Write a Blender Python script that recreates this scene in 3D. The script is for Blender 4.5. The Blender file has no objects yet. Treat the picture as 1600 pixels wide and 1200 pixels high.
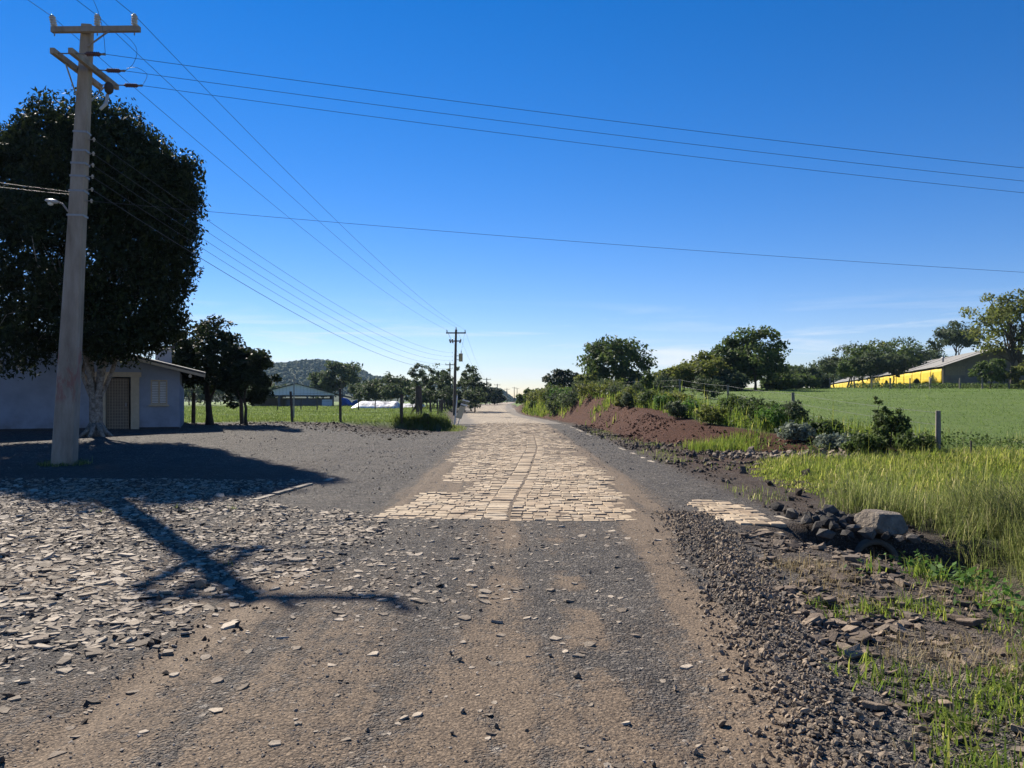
import bpy, math, random
import numpy as np

# ------------------------------------------------------------------ camera, sky, sun, exposure
SC = bpy.context.scene
COL = SC.collection
CAM_H = 1.6
FPX = 1202.0                      # focal length in pixels of the 1600 px wide photograph
HORIZ = 625.0                     # row of the horizon
cam_d = bpy.data.cameras.new('camera')
cam = bpy.data.objects.new('camera', cam_d)
COL.objects.link(cam)
cam.location = (0, 0, CAM_H)
cam.rotation_euler = (math.radians(90), 0, 0)
cam_d.sensor_width = 36.0
cam_d.lens = 36.0 * FPX / 1600.0
cam_d.shift_y = (HORIZ - 600.0) / 1600.0
cam_d.clip_start = 0.05
cam_d.clip_end = 9000
SC.camera = cam

SUN_AZ = 33.5                     # degrees to the left of straight ahead
SUN_EL = 36.0
world = bpy.data.worlds.new('World')
SC.world = world
world.use_nodes = True
wn = world.node_tree.nodes
wl = world.node_tree.links
wn.clear()
w_out = wn.new('ShaderNodeOutputWorld')
w_bg = wn.new('ShaderNodeBackground')
w_sky = wn.new('ShaderNodeTexSky')
w_sky.sky_type = 'NISHITA'
w_sky.sun_disc = False
w_sky.sun_elevation = math.radians(SUN_EL)
w_sky.sun_rotation = math.radians(-SUN_AZ)
w_sky.altitude = 600
w_sky.air_density = 1.0
w_sky.dust_density = 0.0
w_sky.ozone_density = 2.0
w_bg.inputs['Strength'].default_value = 0.053
# thin cirrus streaks low in the sky
w_tc = wn.new('ShaderNodeTexCoord')
w_sep = wn.new('ShaderNodeSeparateXYZ')
wl.new(w_tc.outputs['Generated'], w_sep.inputs[0])
w_map = wn.new('ShaderNodeMapping')
w_map.inputs['Scale'].default_value = (2.6, 2.6, 34.0)
w_map.inputs['Rotation'].default_value = (0.0, 0.05, 0.0)
w_map.inputs['Location'].default_value = (0.35, 0.2, 0.6)
wl.new(w_tc.outputs['Generated'], w_map.inputs[0])
w_noise = wn.new('ShaderNodeTexNoise')
w_noise.inputs['Scale'].default_value = 1.9
w_noise.inputs['Detail'].default_value = 5
w_noise.inputs['Roughness'].default_value = 0.55
w_noise.inputs['Distortion'].default_value = 0.6
wl.new(w_map.outputs[0], w_noise.inputs['Vector'])
w_r1 = wn.new('ShaderNodeMapRange')
w_r1.inputs[1].default_value = 0.50
w_r1.inputs[2].default_value = 0.74
w_r1.inputs[3].default_value = 0.0
w_r1.inputs[4].default_value = 0.9
wl.new(w_noise.outputs[0], w_r1.inputs[0])
w_r2 = wn.new('ShaderNodeMapRange')
w_r2.inputs[1].default_value = 0.13
w_r2.inputs[2].default_value = 0.05
wl.new(w_sep.outputs[2], w_r2.inputs[0])
w_mul = wn.new('ShaderNodeMath')
w_mul.operation = 'MULTIPLY'
wl.new(w_r1.outputs[0], w_mul.inputs[0])
wl.new(w_r2.outputs[0], w_mul.inputs[1])
w_mix = wn.new('ShaderNodeMix')
w_mix.data_type = 'RGBA'
wl.new(w_mul.outputs[0], w_mix.inputs[0])
w_mix.inputs[7].default_value = (8.5, 9.0, 9.6, 1)
w_hsv = wn.new('ShaderNodeHueSaturation')
w_hsv.inputs['Saturation'].default_value = 1.45
wl.new(w_sky.outputs[0], w_hsv.inputs['Color'])
w_tint = wn.new('ShaderNodeMix')
w_tint.data_type = 'RGBA'
w_tint.blend_type = 'MULTIPLY'
w_tint.inputs[0].default_value = 1.0
w_tint.inputs[7].default_value = (0.96, 0.90, 1.15, 1)
wl.new(w_hsv.outputs[0], w_tint.inputs[6])
wl.new(w_tint.outputs[2], w_mix.inputs[6])
wl.new(w_mix.outputs[2], w_bg.inputs[0])
wl.new(w_bg.outputs[0], w_out.inputs[0])

sun_d = bpy.data.lights.new('sun', 'SUN')
sun_d.energy = 5.0
sun_d.angle = math.radians(0.53)
sun_d.color = (1.0, 0.92, 0.79)
sun = bpy.data.objects.new('sun', sun_d)
COL.objects.link(sun)
sun.rotation_euler = (math.radians(90 - SUN_EL), 0, math.radians(180 + SUN_AZ))
sun.location = (-30, 40, 40)

SC.view_settings.view_transform = 'Standard'
SC.view_settings.look = 'None'
SC.view_settings.gamma = 1.0
SC.view_settings.exposure = 1.05
SC.view_settings.use_curve_mapping = False
SC.render.resolution_x = 1024
SC.render.resolution_y = 768
try:
    SC.cycles.max_bounces = 6
    SC.cycles.diffuse_bounces = 3
    SC.cycles.transmission_bounces = 4
    SC.cycles.transparent_max_bounces = 8
except Exception:
    pass

RNG = np.random.default_rng(7)


# ------------------------------------------------------------------ numeric helpers
def wx(px, d):
    return (px - 800.0) / FPX * d


def wz(py, d):
    return CAM_H - (py - HORIZ) / FPX * d


def sst(a, b, x):
    t = np.clip((np.asarray(x, float) - a) / (b - a), 0, 1)
    return t * t * (3 - 2 * t)


def _hash(ix, iy, seed):
    h = (ix.astype(np.int64) * 374761393 + iy.astype(np.int64) * 668265263 + seed * 974711) & 0x7fffffff
    h = ((h ^ (h >> 13)) * 1274126177) & 0x7fffffff
    return ((h ^ (h >> 16)) & 0xffff) / 65535.0


def vn(x, y, s, seed=0):
    x = np.asarray(x, float) * s
    y = np.asarray(y, float) * s
    ix = np.floor(x)
    iy = np.floor(y)
    fx = x - ix
    fy = y - iy
    fx = fx * fx * (3 - 2 * fx)
    fy = fy * fy * (3 - 2 * fy)
    a = _hash(ix, iy, seed)
    b = _hash(ix + 1, iy, seed)
    c = _hash(ix, iy + 1, seed)
    d = _hash(ix + 1, iy + 1, seed)
    return (a * (1 - fx) + b * fx) * (1 - fy) + (c * (1 - fx) + d * fx) * fy


def fbm(x, y, s, seed=0, o=3):
    v = 0.0
    a = 0.5
    t = 0.0
    for i in range(o):
        v = v + a * vn(x, y, s, seed + i * 17)
        t += a
        a *= 0.5
        s *= 2.1
    return v / t


def road_c(y):
    return np.interp(y, [-10, 45, 52, 60, 70, 80, 95, 128, 213, 400, 700],
                     [0, 0, -.15, -.7, -1.55, -2.3, -2.95, -3.5, -3.7, -1, 5])


def toe(y):
    return np.interp(y, [0, 12, 18, 22, 26, 30, 55, 75], [9.6, 9.4, 9.0, 8.0, 6.2, 5.0, 4.6, 4.1]) + road_c(y) \
        + np.maximum(0, np.asarray(y, float) - 95) * 0.10 + np.maximum(0, np.asarray(y, float) - 118) * 0.5


def field_r(y):
    return np.interp(y, [-5, 15, 60, 100, 300], [-0.55, 0.05, 2.15, 3.2, 3.3])


def left_edge(x):
    return np.interp(x, [-60, -30, -13, -6, -3.5], [35, 36.5, 38.2, 40.5, 43])


def left_mask(x, y):
    lr = road_c(y) - 4.5 + 1.15 * np.exp(-((np.asarray(y, float) - 44.0) / 2.0) ** 2)
    wd = 0.9 - .55 * sst(-8, -6, x)
    return sst(0, 1, (y - left_edge(x)) / wd) * sst(0.0, 0.5, lr - x)


def xw(y):
    return np.interp(y, [2.5, 4, 5, 7, 9, 10.5], [1.3, 1.5, 1.68, 2.02, 2.25, 2.4])


def ditch_x(y):
    return np.interp(y, [0, 9.9], [6.4, 4.75])


def H(x, y):
    x = np.asarray(x, float)
    y = np.asarray(y, float)
    t = toe(y)
    fr = field_r(y)
    cap = np.minimum(fr, np.interp(y, [0, 48, 62, 85, 110, 135], [9, 9, 1.75, 1.6, 1.1, .5]))
    fr = cap + (fr - cap) * sst(2.5, 14, x - t)
    h = sst(0, 1, (x - t) / 1.9) * (fr + 0.12 * (vn(x, y, 0.35, 3) - .5))
    # yard rises to the house
    hl = 0.45 * sst(14, 30, y) * sst(-5, -11, x)
    L = left_mask(x, y)
    h = h + hl * (1 - L) + (0.5 + 0.16 * (vn(x, y, 0.3, 5) - .5)) * L
    # hollow by the gate post
    h = h - 0.42 * np.exp(-(((x + 4.5) / 1.4) ** 2 + ((y - 41.2) / 1.3) ** 2)) * (1 - L)
    # ditch with the culvert
    g = np.exp(-((x - ditch_x(y)) / (0.75 + .25 * sst(8, 9.4, y))) ** 2) * (1 - sst(9.55, 9.95, y))
    h = h - 0.80 * g
    h = h - 0.34 * np.exp(-(((x - 4.35) / .5) ** 2 + ((y - 9.0) / .75) ** 2)) * (1 - sst(9.55, 9.9, y))
    h = h - 0.22 * sst(3.6, 6.0, x) * (1 - sst(10, 14, y)) * (1 - sst(7, 10, x))
    # windrow of crushed rock
    u = x - xw(y)
    h = h + 0.05 * np.exp(-(u / 0.30) ** 2) * (1 - sst(8.5, 10.5, y)) * (0.7 + 0.6 * vn(x, y, 2.2, 9))
    # wheel ruts and unevenness
    near = 1 - sst(25, 45, y)
    h = h + near * (0.045 * (fbm(x, y, 0.9, 21) - .5) + 0.02 * (fbm(x, y, 4.5, 31) - .5))
    h = h - 0.018 * near * np.exp(-((x + 0.05) / 0.22) ** 2) * (1 - sst(9.5, 10.5, y))
    h = h - 0.018 * near * np.exp(-((x - 0.9) / 0.2) ** 2) * (1 - sst(9.5, 10.5, y))
    h = h - 0.035 * np.exp(-((x + 2.25 - 0.02 * y) / 0.10) ** 2) * (1 - sst(6.0, 7.5, y))
    # verge clods
    v = sst(3.7, 4.4, x - road_c(y)) * (1 - sst(0, 2, x - t)) * sst(9, 12, y)
    h = h + v * 0.16 * (fbm(x, y, 1.6, 41) - .45)
    # cut earth at the field corner
    c = np.exp(-(((x + 7.5) / 4.0) ** 2 + ((y - 38.5) / 1.8) ** 2)) * (1 - L)
    h = h + c * 0.22 * (fbm(x, y, 1.1, 47) - .2)
    # red heap beside the far bend
    h = h + 1.0 * np.exp(-(((x - 1.9) / 1.3) ** 2 + ((y - 108) / 10) ** 2))
    h = h + 0.42 * sst(85, 140, y) * sst(-16, -10, x) * (1 - sst(0, 1, (x - t) / 3))
    # land falls a little in the far distance
    h = h - 2.0 * sst(450, 900, y)
    return h


# ------------------------------------------------------------------ mesh helpers
def mesh_np(name, V, F, rnd=None, smooth=False, zone=None):
    V = np.ascontiguousarray(V, np.float32)
    F = np.ascontiguousarray(F, np.int32)
    me = bpy.data.meshes.new(name)
    n, k = F.shape
    me.vertices.add(len(V))
    me.vertices.foreach_set('co', V.ravel())
    me.loops.add(n * k)
    me.loops.foreach_set('vertex_index', F.ravel())
    me.polygons.add(n)
    me.polygons.foreach_set('loop_start', np.arange(0, n * k, k, dtype=np.int32))
    me.polygons.foreach_set('loop_total', np.full(n, k, np.int32))
    me.polygons.foreach_set('use_smooth', np.full(n, bool(smooth)))
    if rnd is not None:
        a = me.attributes.new('rnd', 'FLOAT', 'POINT')
        a.data.foreach_set('value', np.ascontiguousarray(rnd, np.float32))
    if zone is not None:
        a = me.attributes.new('zone', 'FLOAT_COLOR', 'POINT')
        a.data.foreach_set('color', np.ascontiguousarray(zone, np.float32).ravel())
    me.update(calc_edges=True)
    me.validate()
    return me


class MB:
    def __init__(self):
        self.v = []
        self.f = []

    def add(self, V, F):
        o = len(self.v)
        self.v += [tuple(map(float, p)) for p in V]
        self.f += [tuple(int(i) + o for i in q) for q in F]
        return self

    def box(self, c, s, rz=0.0, top=None):
        """box with centre c and full sizes s; top = (kx, ky) scales the upper face"""
        x, y, z = s[0] / 2, s[1] / 2, s[2] / 2
        kx, ky = top or (1, 1)
        P = [(-x, -y, -z), (x, -y, -z), (x, y, -z), (-x, y, -z),
             (-x * kx, -y * ky, z), (x * kx, -y * ky, z), (x * kx, y * ky, z), (-x * kx, y * ky, z)]
        ca, sa = math.cos(rz), math.sin(rz)
        P = [(c[0] + p[0] * ca - p[1] * sa, c[1] + p[0] * sa + p[1] * ca, c[2] + p[2]) for p in P]
        self.add(P, [(0, 3, 2, 1), (4, 5, 6, 7), (0, 1, 5, 4), (1, 2, 6, 5), (2, 3, 7, 6), (3, 0, 4, 7)])
        return self

    def tube(self, pts, rad, n=6, cap=True, ph=0.0):
        pts = [np.array(p, float) for p in pts]
        m = len(pts)
        if not hasattr(rad, '__len__'):
            rad = [rad] * m
        V = []
        ref = None
        for i in range(m):
            t = pts[min(i + 1, m - 1)] - pts[max(i - 1, 0)]
            t = t / (np.linalg.norm(t) + 1e-9)
            if ref is None:
                ref = np.array([1, 0, 0.]) if abs(t[0]) < 0.8 else np.array([0, 0, 1.])
            u = np.cross(t, ref)
            u /= np.linalg.norm(u) + 1e-9
            w = np.cross(u, t)
            ref = w
            for k in range(n):
                a = 2 * math.pi * k / n + ph
                V.append(pts[i] + rad[i] * (math.cos(a) * u + math.sin(a) * w))
        F = []
        for i in range(m - 1):
            for k in range(n):
                a = i * n + k
                b = i * n + (k + 1) % n
                F.append((a, b, b + n, a + n))
        if cap:
            F.append(tuple(range(n))[::-1])
            F.append(tuple(range((m - 1) * n, m * n)))
        self.add(V, F)
        return self

    def lathe(self, c, prof, n=10, axis=(0, 0, 1)):
        ax = np.array(axis, float)
        ax /= np.linalg.norm(ax)
        c = np.array(c, float)
        ref = np.array([1, 0, 0.]) if abs(ax[0]) < .8 else np.array([0, 1., 0])
        u = np.cross(ax, ref)
        u /= np.linalg.norm(u)
        w = np.cross(ax, u)
        V = []
        for r, h in prof:
            for k in range(n):
                a = 2 * math.pi * k / n
                V.append(c + ax * h + r * (math.cos(a) * u + math.sin(a) * w))
        F = []
        m = len(prof)
        for i in range(m - 1):
            for k in range(n):
                a = i * n + k
                b = i * n + (k + 1) % n
                F.append((a, b, b + n, a + n))
        F.append(tuple(range(n))[::-1])
        F.append(tuple(range((m - 1) * n, m * n)))
        self.add(V, F)
        return self

    def prism(self, poly, a, b):
        """poly: list of 3d points of the front face; extruded by the vector from a to b"""
        d = np.array(b, float) - np.array(a, float)
        P = [np.array(p, float) for p in poly]
        n = len(P)
        V = P + [p + d for p in P]
        F = [tuple(range(n)), tuple(range(2 * n - 1, n - 1, -1))]
        for k in range(n):
            j = (k + 1) % n
            F.append((k, k + n, j + n, j))
        self.add(V, F)
        return self

    def mesh(self, name, smooth=False):
        me = bpy.data.meshes.new(name)
        me.from_pydata(self.v, [], self.f)
        if smooth:
            me.polygons.foreach_set('use_smooth', np.ones(len(me.polygons), bool))
        me.update()
        return me

    def build(self, name, mat, parent=None, smooth=False):
        return obj(name, self.mesh(name, smooth), mat, parent)


def obj(name, me, mat=None, parent=None):
    o = bpy.data.objects.new(name, me)
    COL.objects.link(o)
    if mat is not None and me is not None and len(me.materials) == 0:
        me.materials.append(mat)
    if parent is not None:
        o.parent = parent
        o.matrix_parent_inverse = parent.matrix_world.inverted()
    return o


def empty(name, loc, label, cat, group=None):
    o = bpy.data.objects.new(name, None)
    o.empty_display_size = 0.2
    COL.objects.link(o)
    o.location = loc
    bpy.context.view_layer.update() if False else None
    o.matrix_world.translation = loc
    tag(o, label, cat, group)
    return o


def tag(o, label=None, cat=None, group=None, kind=None):
    if label:
        o['label'] = label
    if cat:
        o['category'] = cat
    if group:
        o['group'] = group
    if kind:
        o['kind'] = kind
    return o


from mathutils import Matrix


def part(name, me, mat, parent):
    """mesh given in world coordinates, parented to an Empty that only translates"""
    o = bpy.data.objects.new(name, me)
    COL.objects.link(o)
    if mat is not None and len(me.materials) == 0:
        me.materials.append(mat)
    o.parent = parent
    if parent.parent is None:
        o.matrix_parent_inverse = Matrix.Translation(parent.location).inverted()
    return o


def pb(mb, name, mat, parent, smooth=False):
    return part(name, mb.mesh(name, smooth), mat, parent)


# ------------------------------------------------------------------ materials
class NT:
    def __init__(self, name):
        self.m = bpy.data.materials.new(name)
        self.m.use_nodes = True
        self.t = self.m.node_tree
        self.t.nodes.clear()
        self.out = self.n('ShaderNodeOutputMaterial')

    def n(self, t, **kw):
        nd = self.t.nodes.new(t)
        for k, v in kw.items():
            setattr(nd, k, v)
        return nd

    def l(self, a, b):
        self.t.links.new(a, b)

    def val(self, sock, v):
        if hasattr(v, 'is_linked'):
            self.l(v, sock)
        else:
            sock.default_value = v

    def noise(self, scale, detail=4, rough=0.55, vec=None, dist=0.0):
        nd = self.n('ShaderNodeTexNoise')
        nd.inputs['Scale'].default_value = scale
        nd.inputs['Detail'].default_value = detail
        nd.inputs['Roughness'].default_value = rough
        nd.inputs['Distortion'].default_value = dist
        if vec is not None:
            self.l(vec, nd.inputs['Vector'])
        return nd.outputs[0]

    def vor(self, scale, vec=None, feature='F1', rnd=1.0):
        nd = self.n('ShaderNodeTexVoronoi')
        nd.feature = feature
        nd.inputs['Scale'].default_value = scale
        nd.inputs['Randomness'].default_value = rnd
        if vec is not None:
            self.l(vec, nd.inputs['Vector'])
        return nd

    def mr(self, v, a, b, c=0.0, d=1.0):
        nd = self.n('ShaderNodeMapRange')
        self.l(v, nd.inputs[0])
        for i, q in zip((1, 2, 3, 4), (a, b, c, d)):
            nd.inputs[i].default_value = q
        return nd.outputs[0]

    def math(self, op, a, b=0.5):
        nd = self.n('ShaderNodeMath', operation=op)
        self.val(nd.inputs[0], a)
        self.val(nd.inputs[1], b)
        return nd.outputs[0]

    def mix(self, f, a, b, blend='MIX'):
        nd = self.n('ShaderNodeMix', data_type='RGBA', blend_type=blend)
        self.val(nd.inputs[0], f)
        for s, v in ((nd.inputs[6], a), (nd.inputs[7], b)):
            if isinstance(v, tuple):
                s.default_value = v if len(v) == 4 else v + (1,)
            else:
                self.l(v, s)
        return nd.outputs[2]

    def ramp(self, f, stops):
        nd = self.n('ShaderNodeValToRGB')
        e = nd.color_ramp.elements
        while len(e) < len(stops):
            e.new(0.5)
        for q, (p, c) in zip(e, stops):
            q.position = p
            q.color = c + (1,)
        self.l(f, nd.inputs[0])
        return nd.outputs[0]

    def attr(self, name):
        return self.n('ShaderNodeAttribute', attribute_name=name)

    def pos(self):
        return self.n('ShaderNodeNewGeometry').outputs['Position']

    def objco(self):
        return self.n('ShaderNodeTexCoord').outputs['Object']

    def bump(self, h, strength=0.5, dist=0.02, normal=None):
        nd = self.n('ShaderNodeBump')
        nd.inputs['Strength'].default_value = strength
        nd.inputs['Distance'].default_value = dist
        self.l(h, nd.inputs['Height'])
        if normal is not None:
            self.l(normal, nd.inputs['Normal'])
        return nd.outputs[0]

    def principled(self, col, rough=0.8, spec=0.3, metal=0.0, normal=None):
        p = self.n('ShaderNodeBsdfPrincipled')
        if isinstance(col, tuple):
            p.inputs['Base Color'].default_value = col + (1,) if len(col) == 3 else col
        else:
            self.l(col, p.inputs['Base Color'])
        self.val(p.inputs['Roughness'], rough)
        p.inputs['Specular IOR Level'].default_value = spec
        p.inputs['Metallic'].default_value = metal
        if normal is not None:
            self.l(normal, p.inputs['Normal'])
        return p.outputs[0]

    def done(self, sh):
        self.l(sh, self.out.inputs[0])
        return self.m


def m_plain(name, col, rough=0.7, var=0.25, scale=6.0, bump=0.15, bd=0.01, spec=0.3, metal=0.0):
    t = NT(name)
    co = t.objco()
    a = t.noise(scale, 5, 0.6, co)
    b = t.noise(scale * 6, 4, 0.6, co)
    f = t.math('ADD', t.math('MULTIPLY', a, 0.65), t.math('MULTIPLY', b, 0.35))
    lo = tuple(c * (1 - var) for c in col)
    hi = tuple(min(1, c * (1 + var)) for c in col)
    c = t.ramp(f, [(0.3, lo), (0.7, hi)])
    return t.done(t.principled(c, rough, spec, metal, t.bump(b, bump, bd)))


def m_leaf(name, stops, trans=0.3, rough=0.5, spec=0.35):
    rough = max(rough, 0.62)
    spec = min(spec, 0.14)
    t = NT(name)
    r = t.attr('rnd').outputs['Fac']
    c = t.ramp(r, stops)
    p = t.principled(c, rough, spec)
    tr = t.n('ShaderNodeBsdfTranslucent')
    c2 = t.mix(0.5, c, (0.9, 1.0, 0.25), 'MULTIPLY')
    c3 = t.n('ShaderNodeHueSaturation')
    c3.inputs['Value'].default_value = 1.5
    t.l(c, c3.inputs['Color'])
    t.l(c3.outputs[0], tr.inputs[0])
    mx = t.n('ShaderNodeMixShader')
    mx.inputs[0].default_value = trans
    t.l(p, mx.inputs[1])
    t.l(tr.outputs[0], mx.inputs[2])
    return t.done(mx.outputs[0])


def m_stone(name, stops, rough=0.85, scale=30, bump=0.5, bd=0.01, dirt=None):
    """stone colours picked by the rnd attribute plus the object's own random number"""
    t = NT(name)
    r = t.attr('rnd').outputs['Fac']
    oi = t.n('ShaderNodeObjectInfo').outputs['Random']
    f = t.math('FRACT', t.math('ADD', r, oi))
    c = t.ramp(f, stops)
    pos = t.pos()
    n1 = t.noise(scale, 5, 0.65, pos)
    c = t.mix(1.0, c, t.ramp(n1, [(0.3, (0.62, 0.60, 0.58)), (0.7, (1.15, 1.13, 1.1))]), 'MULTIPLY')
    if dirt:
        n2 = t.noise(1.7, 4, 0.6, pos)
        c = t.mix(t.mr(n2, 0.40, 0.64, 0.0, 0.8), c, dirt)
        n4 = t.noise(6.5, 5, 0.7, pos)
        c = t.mix(t.mr(n4, 0.52, 0.72, 0.0, 0.55), c, (0.15, 0.125, 0.10))
    n3 = t.noise(scale * 3, 4, 0.6, pos)
    return t.done(t.principled(c, rough, 0.25, 0.0, t.bump(t.math('ADD', n1, n3), bump, bd)))


# ---- the ground: grey gravel with earth, dust, red soil and turf told apart by the zone attribute
def make_ground_material():
    t = NT('ground_earth')
    pos = t.pos()
    z = t.attr('zone')
    sep = t.n('ShaderNodeSeparateColor')
    t.l(z.outputs['Color'], sep.inputs[0])
    brown, green, red = sep.outputs[0], sep.outputs[1], sep.outputs[2]
    soil = z.outputs['Alpha']
    v1 = t.vor(48, pos)
    v2 = t.vor(105, pos)
    s1 = t.n('ShaderNodeSeparateColor')
    t.l(v1.outputs['Color'], s1.inputs[0])
    s2 = t.n('ShaderNodeSeparateColor')
    t.l(v2.outputs['Color'], s2.inputs[0])
    g1 = t.ramp(s1.outputs[0], [(0.0, (0.034, 0.031, 0.029)), (0.5, (0.095, 0.087, 0.080)),
                                (0.84, (0.175, 0.158, 0.142)), (1.0, (0.34, 0.30, 0.25))])
    g2 = t.ramp(s2.outputs[0], [(0.0, (0.042, 0.038, 0.035)), (0.7, (0.12, 0.109, 0.098)), (1.0, (0.27, 0.24, 0.20))])
    big = t.noise(0.9, 5, 0.6, pos)
    fine = t.noise(22, 5, 0.65, pos)
    gravel = t.mix(t.mr(fine, 0.4, 0.6), g1, g2)
    gravel = t.mix(1.0, gravel, t.ramp(big, [(0.3, (0.68, 0.69, 0.72)), (0.7, (1.0, 0.99, 0.98))]), 'MULTIPLY')
    dust = t.ramp(t.math('ADD', t.math('MULTIPLY', fine, 0.4), t.math('MULTIPLY', s2.outputs[1], 0.6)),
                  [(0.2, (0.060, 0.044, 0.032)), (0.55, (0.135, 0.098, 0.067)), (0.9, (0.26, 0.195, 0.135))])
    mps = t.n('ShaderNodeMapping')
    mps.inputs['Scale'].default_value = (4.2, 0.20, 1.0)
    mps.inputs['Rotation'].default_value = (0, 0, 0.045)
    t.l(pos, mps.inputs[0])
    streak = t.noise(1.0, 5, 0.6, mps.outputs[0], 0.3)
    brown = t.math('MULTIPLY', brown, t.mr(streak, 0.34, 0.58, 0.45, 1.45))
    bf = t.math('MULTIPLY', brown, t.mr(t.noise(5.0, 5, 0.65, pos), 0.2, 0.55, 0.15, 1.15))
    bf = t.math('MINIMUM', t.math('MAXIMUM', t.math('SUBTRACT', t.math('MULTIPLY', bf, 1.45), t.math('MULTIPLY', s1.outputs[2], 0.62)), 0.0), 0.94)
    v3 = t.vor(13, pos)
    s3 = t.n('ShaderNodeSeparateColor')
    t.l(v3.outputs['Color'], s3.inputs[0])
    speck = t.math('MULTIPLY', t.mr(s3.outputs[0], 0.86, 0.9), t.mr(v3.outputs['Distance'], 0.42, 0.3))
    gravel = t.mix(t.math('MULTIPLY', speck, 0.8), gravel, (0.27, 0.25, 0.22))
    midn = t.noise(7.0, 4, 0.7, pos)
    gravel = t.mix(1.0, gravel, t.ramp(midn, [(0.32, (0.62, 0.63, 0.66)), (0.68, (1.3, 1.27, 1.24))]), 'MULTIPLY')
    c = t.mix(bf, gravel, dust)
    earth = t.ramp(t.math('ADD', t.math('MULTIPLY', fine, 0.5), t.math('MULTIPLY', s1.outputs[1], 0.5)),
                   [(0.15, (0.030, 0.022, 0.017)), (0.5, (0.075, 0.054, 0.041)), (0.95, (0.16, 0.125, 0.10))])
    c = t.mix(t.math('MULTIPLY', soil, t.mr(t.noise(3.1, 5, 0.65, pos), 0.2, 0.5)), c, earth)
    redc = t.ramp(t.math('ADD', t.math('MULTIPLY', t.noise(4.5, 6, 0.7, pos), 0.6), t.math('MULTIPLY', s1.outputs[2], 0.4)),
                  [(0.2, (0.034, 0.0115, 0.0055)), (0.55, (0.085, 0.029, 0.0135)), (0.9, (0.14, 0.056, 0.03))])
    c = t.mix(red, c, redc)
    turf = t.ramp(t.math('ADD', t.math('MULTIPLY', t.noise(0.28, 7, 0.75, pos), 0.72), t.math('MULTIPLY', fine, 0.28)),
                  [(0.25, (0.078, 0.124, 0.026)), (0.5, (0.118, 0.178, 0.040)), (0.75, (0.175, 0.232, 0.068))])
    c = t.mix(t.math('MULTIPLY', green, t.mr(t.noise(6.0, 4, 0.6, pos), 0.15, 0.45)), c, turf)
    hgt = t.math('ADD', t.math('MULTIPLY', v1.outputs['Distance'], -0.95), t.math('MULTIPLY', v2.outputs['Distance'], -0.5))
    hgt = t.math('ADD', hgt, t.math('MULTIPLY', fine, 0.7))
    flat = t.math('SUBTRACT', 1.0, t.math('MULTIPLY', bf, 0.85))
    hgt = t.math('MULTIPLY', hgt, flat)
    clod = t.math('MULTIPLY', t.noise(9.0, 5, 0.65, pos), t.math('ADD', red, soil))
    nrm = t.bump(clod, 0.9, 0.07)
    nrm = t.bump(hgt, 1.0, 0.03, nrm)
    return t.done(t.principled(c, 0.92, 0.18, 0.0, nrm))


M = {}
M['ground'] = make_ground_material()
M['cobble'] = m_stone('pale_basalt_sett', [(0.0, (0.27, 0.21, 0.145)), (0.4, (0.42, 0.335, 0.23)), (0.75, (0.51, 0.415, 0.295)), (1.0, (0.33, 0.275, 0.21))],
                      scale=18, bump=0.35, bd=0.008, dirt=(0.31, 0.225, 0.145))
M['kerb'] = m_stone('kerb_stone', [(0, (0.27, 0.23, 0.18)), (1, (0.42, 0.36, 0.28))], scale=14, bump=0.3)
M['flat'] = m_stone('broken_pale_stone', [(0.0, (0.11, 0.086, 0.066)), (0.32, (0.26, 0.215, 0.165)), (0.78, (0.46, 0.395, 0.315)), (1.0, (0.19, 0.15, 0.115))],
                    scale=26, bump=0.5)
M['rock'] = m_stone('crushed_basalt', [(0.0, (0.12, 0.096, 0.074)), (0.5, (0.22, 0.176, 0.133)), (0.85, (0.35, 0.275, 0.20)), (1.0, (0.16, 0.128, 0.098))],
                    scale=24, bump=0.6)
M['pebble'] = m_stone('mixed_pebble', [(0.0, (0.09, 0.082, 0.074)), (0.5, (0.18, 0.162, 0.145)), (0.8, (0.27, 0.235, 0.20)), (1.0, (0.40, 0.35, 0.29))], scale=40, bump=0.2)
M['brownrock'] = m_stone('brown_flagstone', [(0.0, (0.085, 0.066, 0.052)), (0.5, (0.16, 0.122, 0.092)), (0.85, (0.30, 0.235, 0.17)), (1.0, (0.09, 0.078, 0.07))],
                         scale=24, bump=0.6)
M['darkrock'] = m_stone('dark_culvert_rock', [(0.0, (0.035, 0.032, 0.030)), (0.6, (0.075, 0.068, 0.06)), (1.0, (0.13, 0.115, 0.10))], scale=20, bump=0.7)
M['clod'] = m_stone('brown_clod', [(0.0, (0.045, 0.033, 0.025)), (0.5, (0.085, 0.064, 0.05)), (0.85, (0.15, 0.118, 0.092)), (1.0, (0.07, 0.055, 0.045))], scale=24, bump=0.6)
M['redclod'] = m_stone('red_clod', [(0.0, (0.06, 0.021, 0.011)), (0.6, (0.10, 0.037, 0.019)), (1.0, (0.16, 0.07, 0.042))], scale=16, bump=0.6)
M['boulder'] = m_stone('weathered_boulder', [(0.0, (0.20, 0.17, 0.14)), (1.0, (0.26, 0.225, 0.185))], scale=11, bump=1.0, bd=0.03, dirt=(0.13, 0.10, 0.075))
M['concrete'] = m_plain('pipe_concrete', (0.12, 0.105, 0.088), 0.9, 0.3, 5, 0.3)
M['wood'] = m_plain('weathered_post_wood', (0.085, 0.068, 0.055), 0.9, 0.45, 9, 0.5)
M['greywood'] = m_plain('silver_grey_wood', (0.20, 0.175, 0.15), 0.9, 0.35, 9, 0.5)
M['wire'] = m_plain('wire_metal', (0.07, 0.072, 0.08), 0.6, 0.1, 3, 0.0, metal=0.2)
M['steel'] = m_plain('galvanised_steel', (0.28, 0.28, 0.28), 0.5, 0.15, 12, 0.1, metal=0.6)
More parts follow.
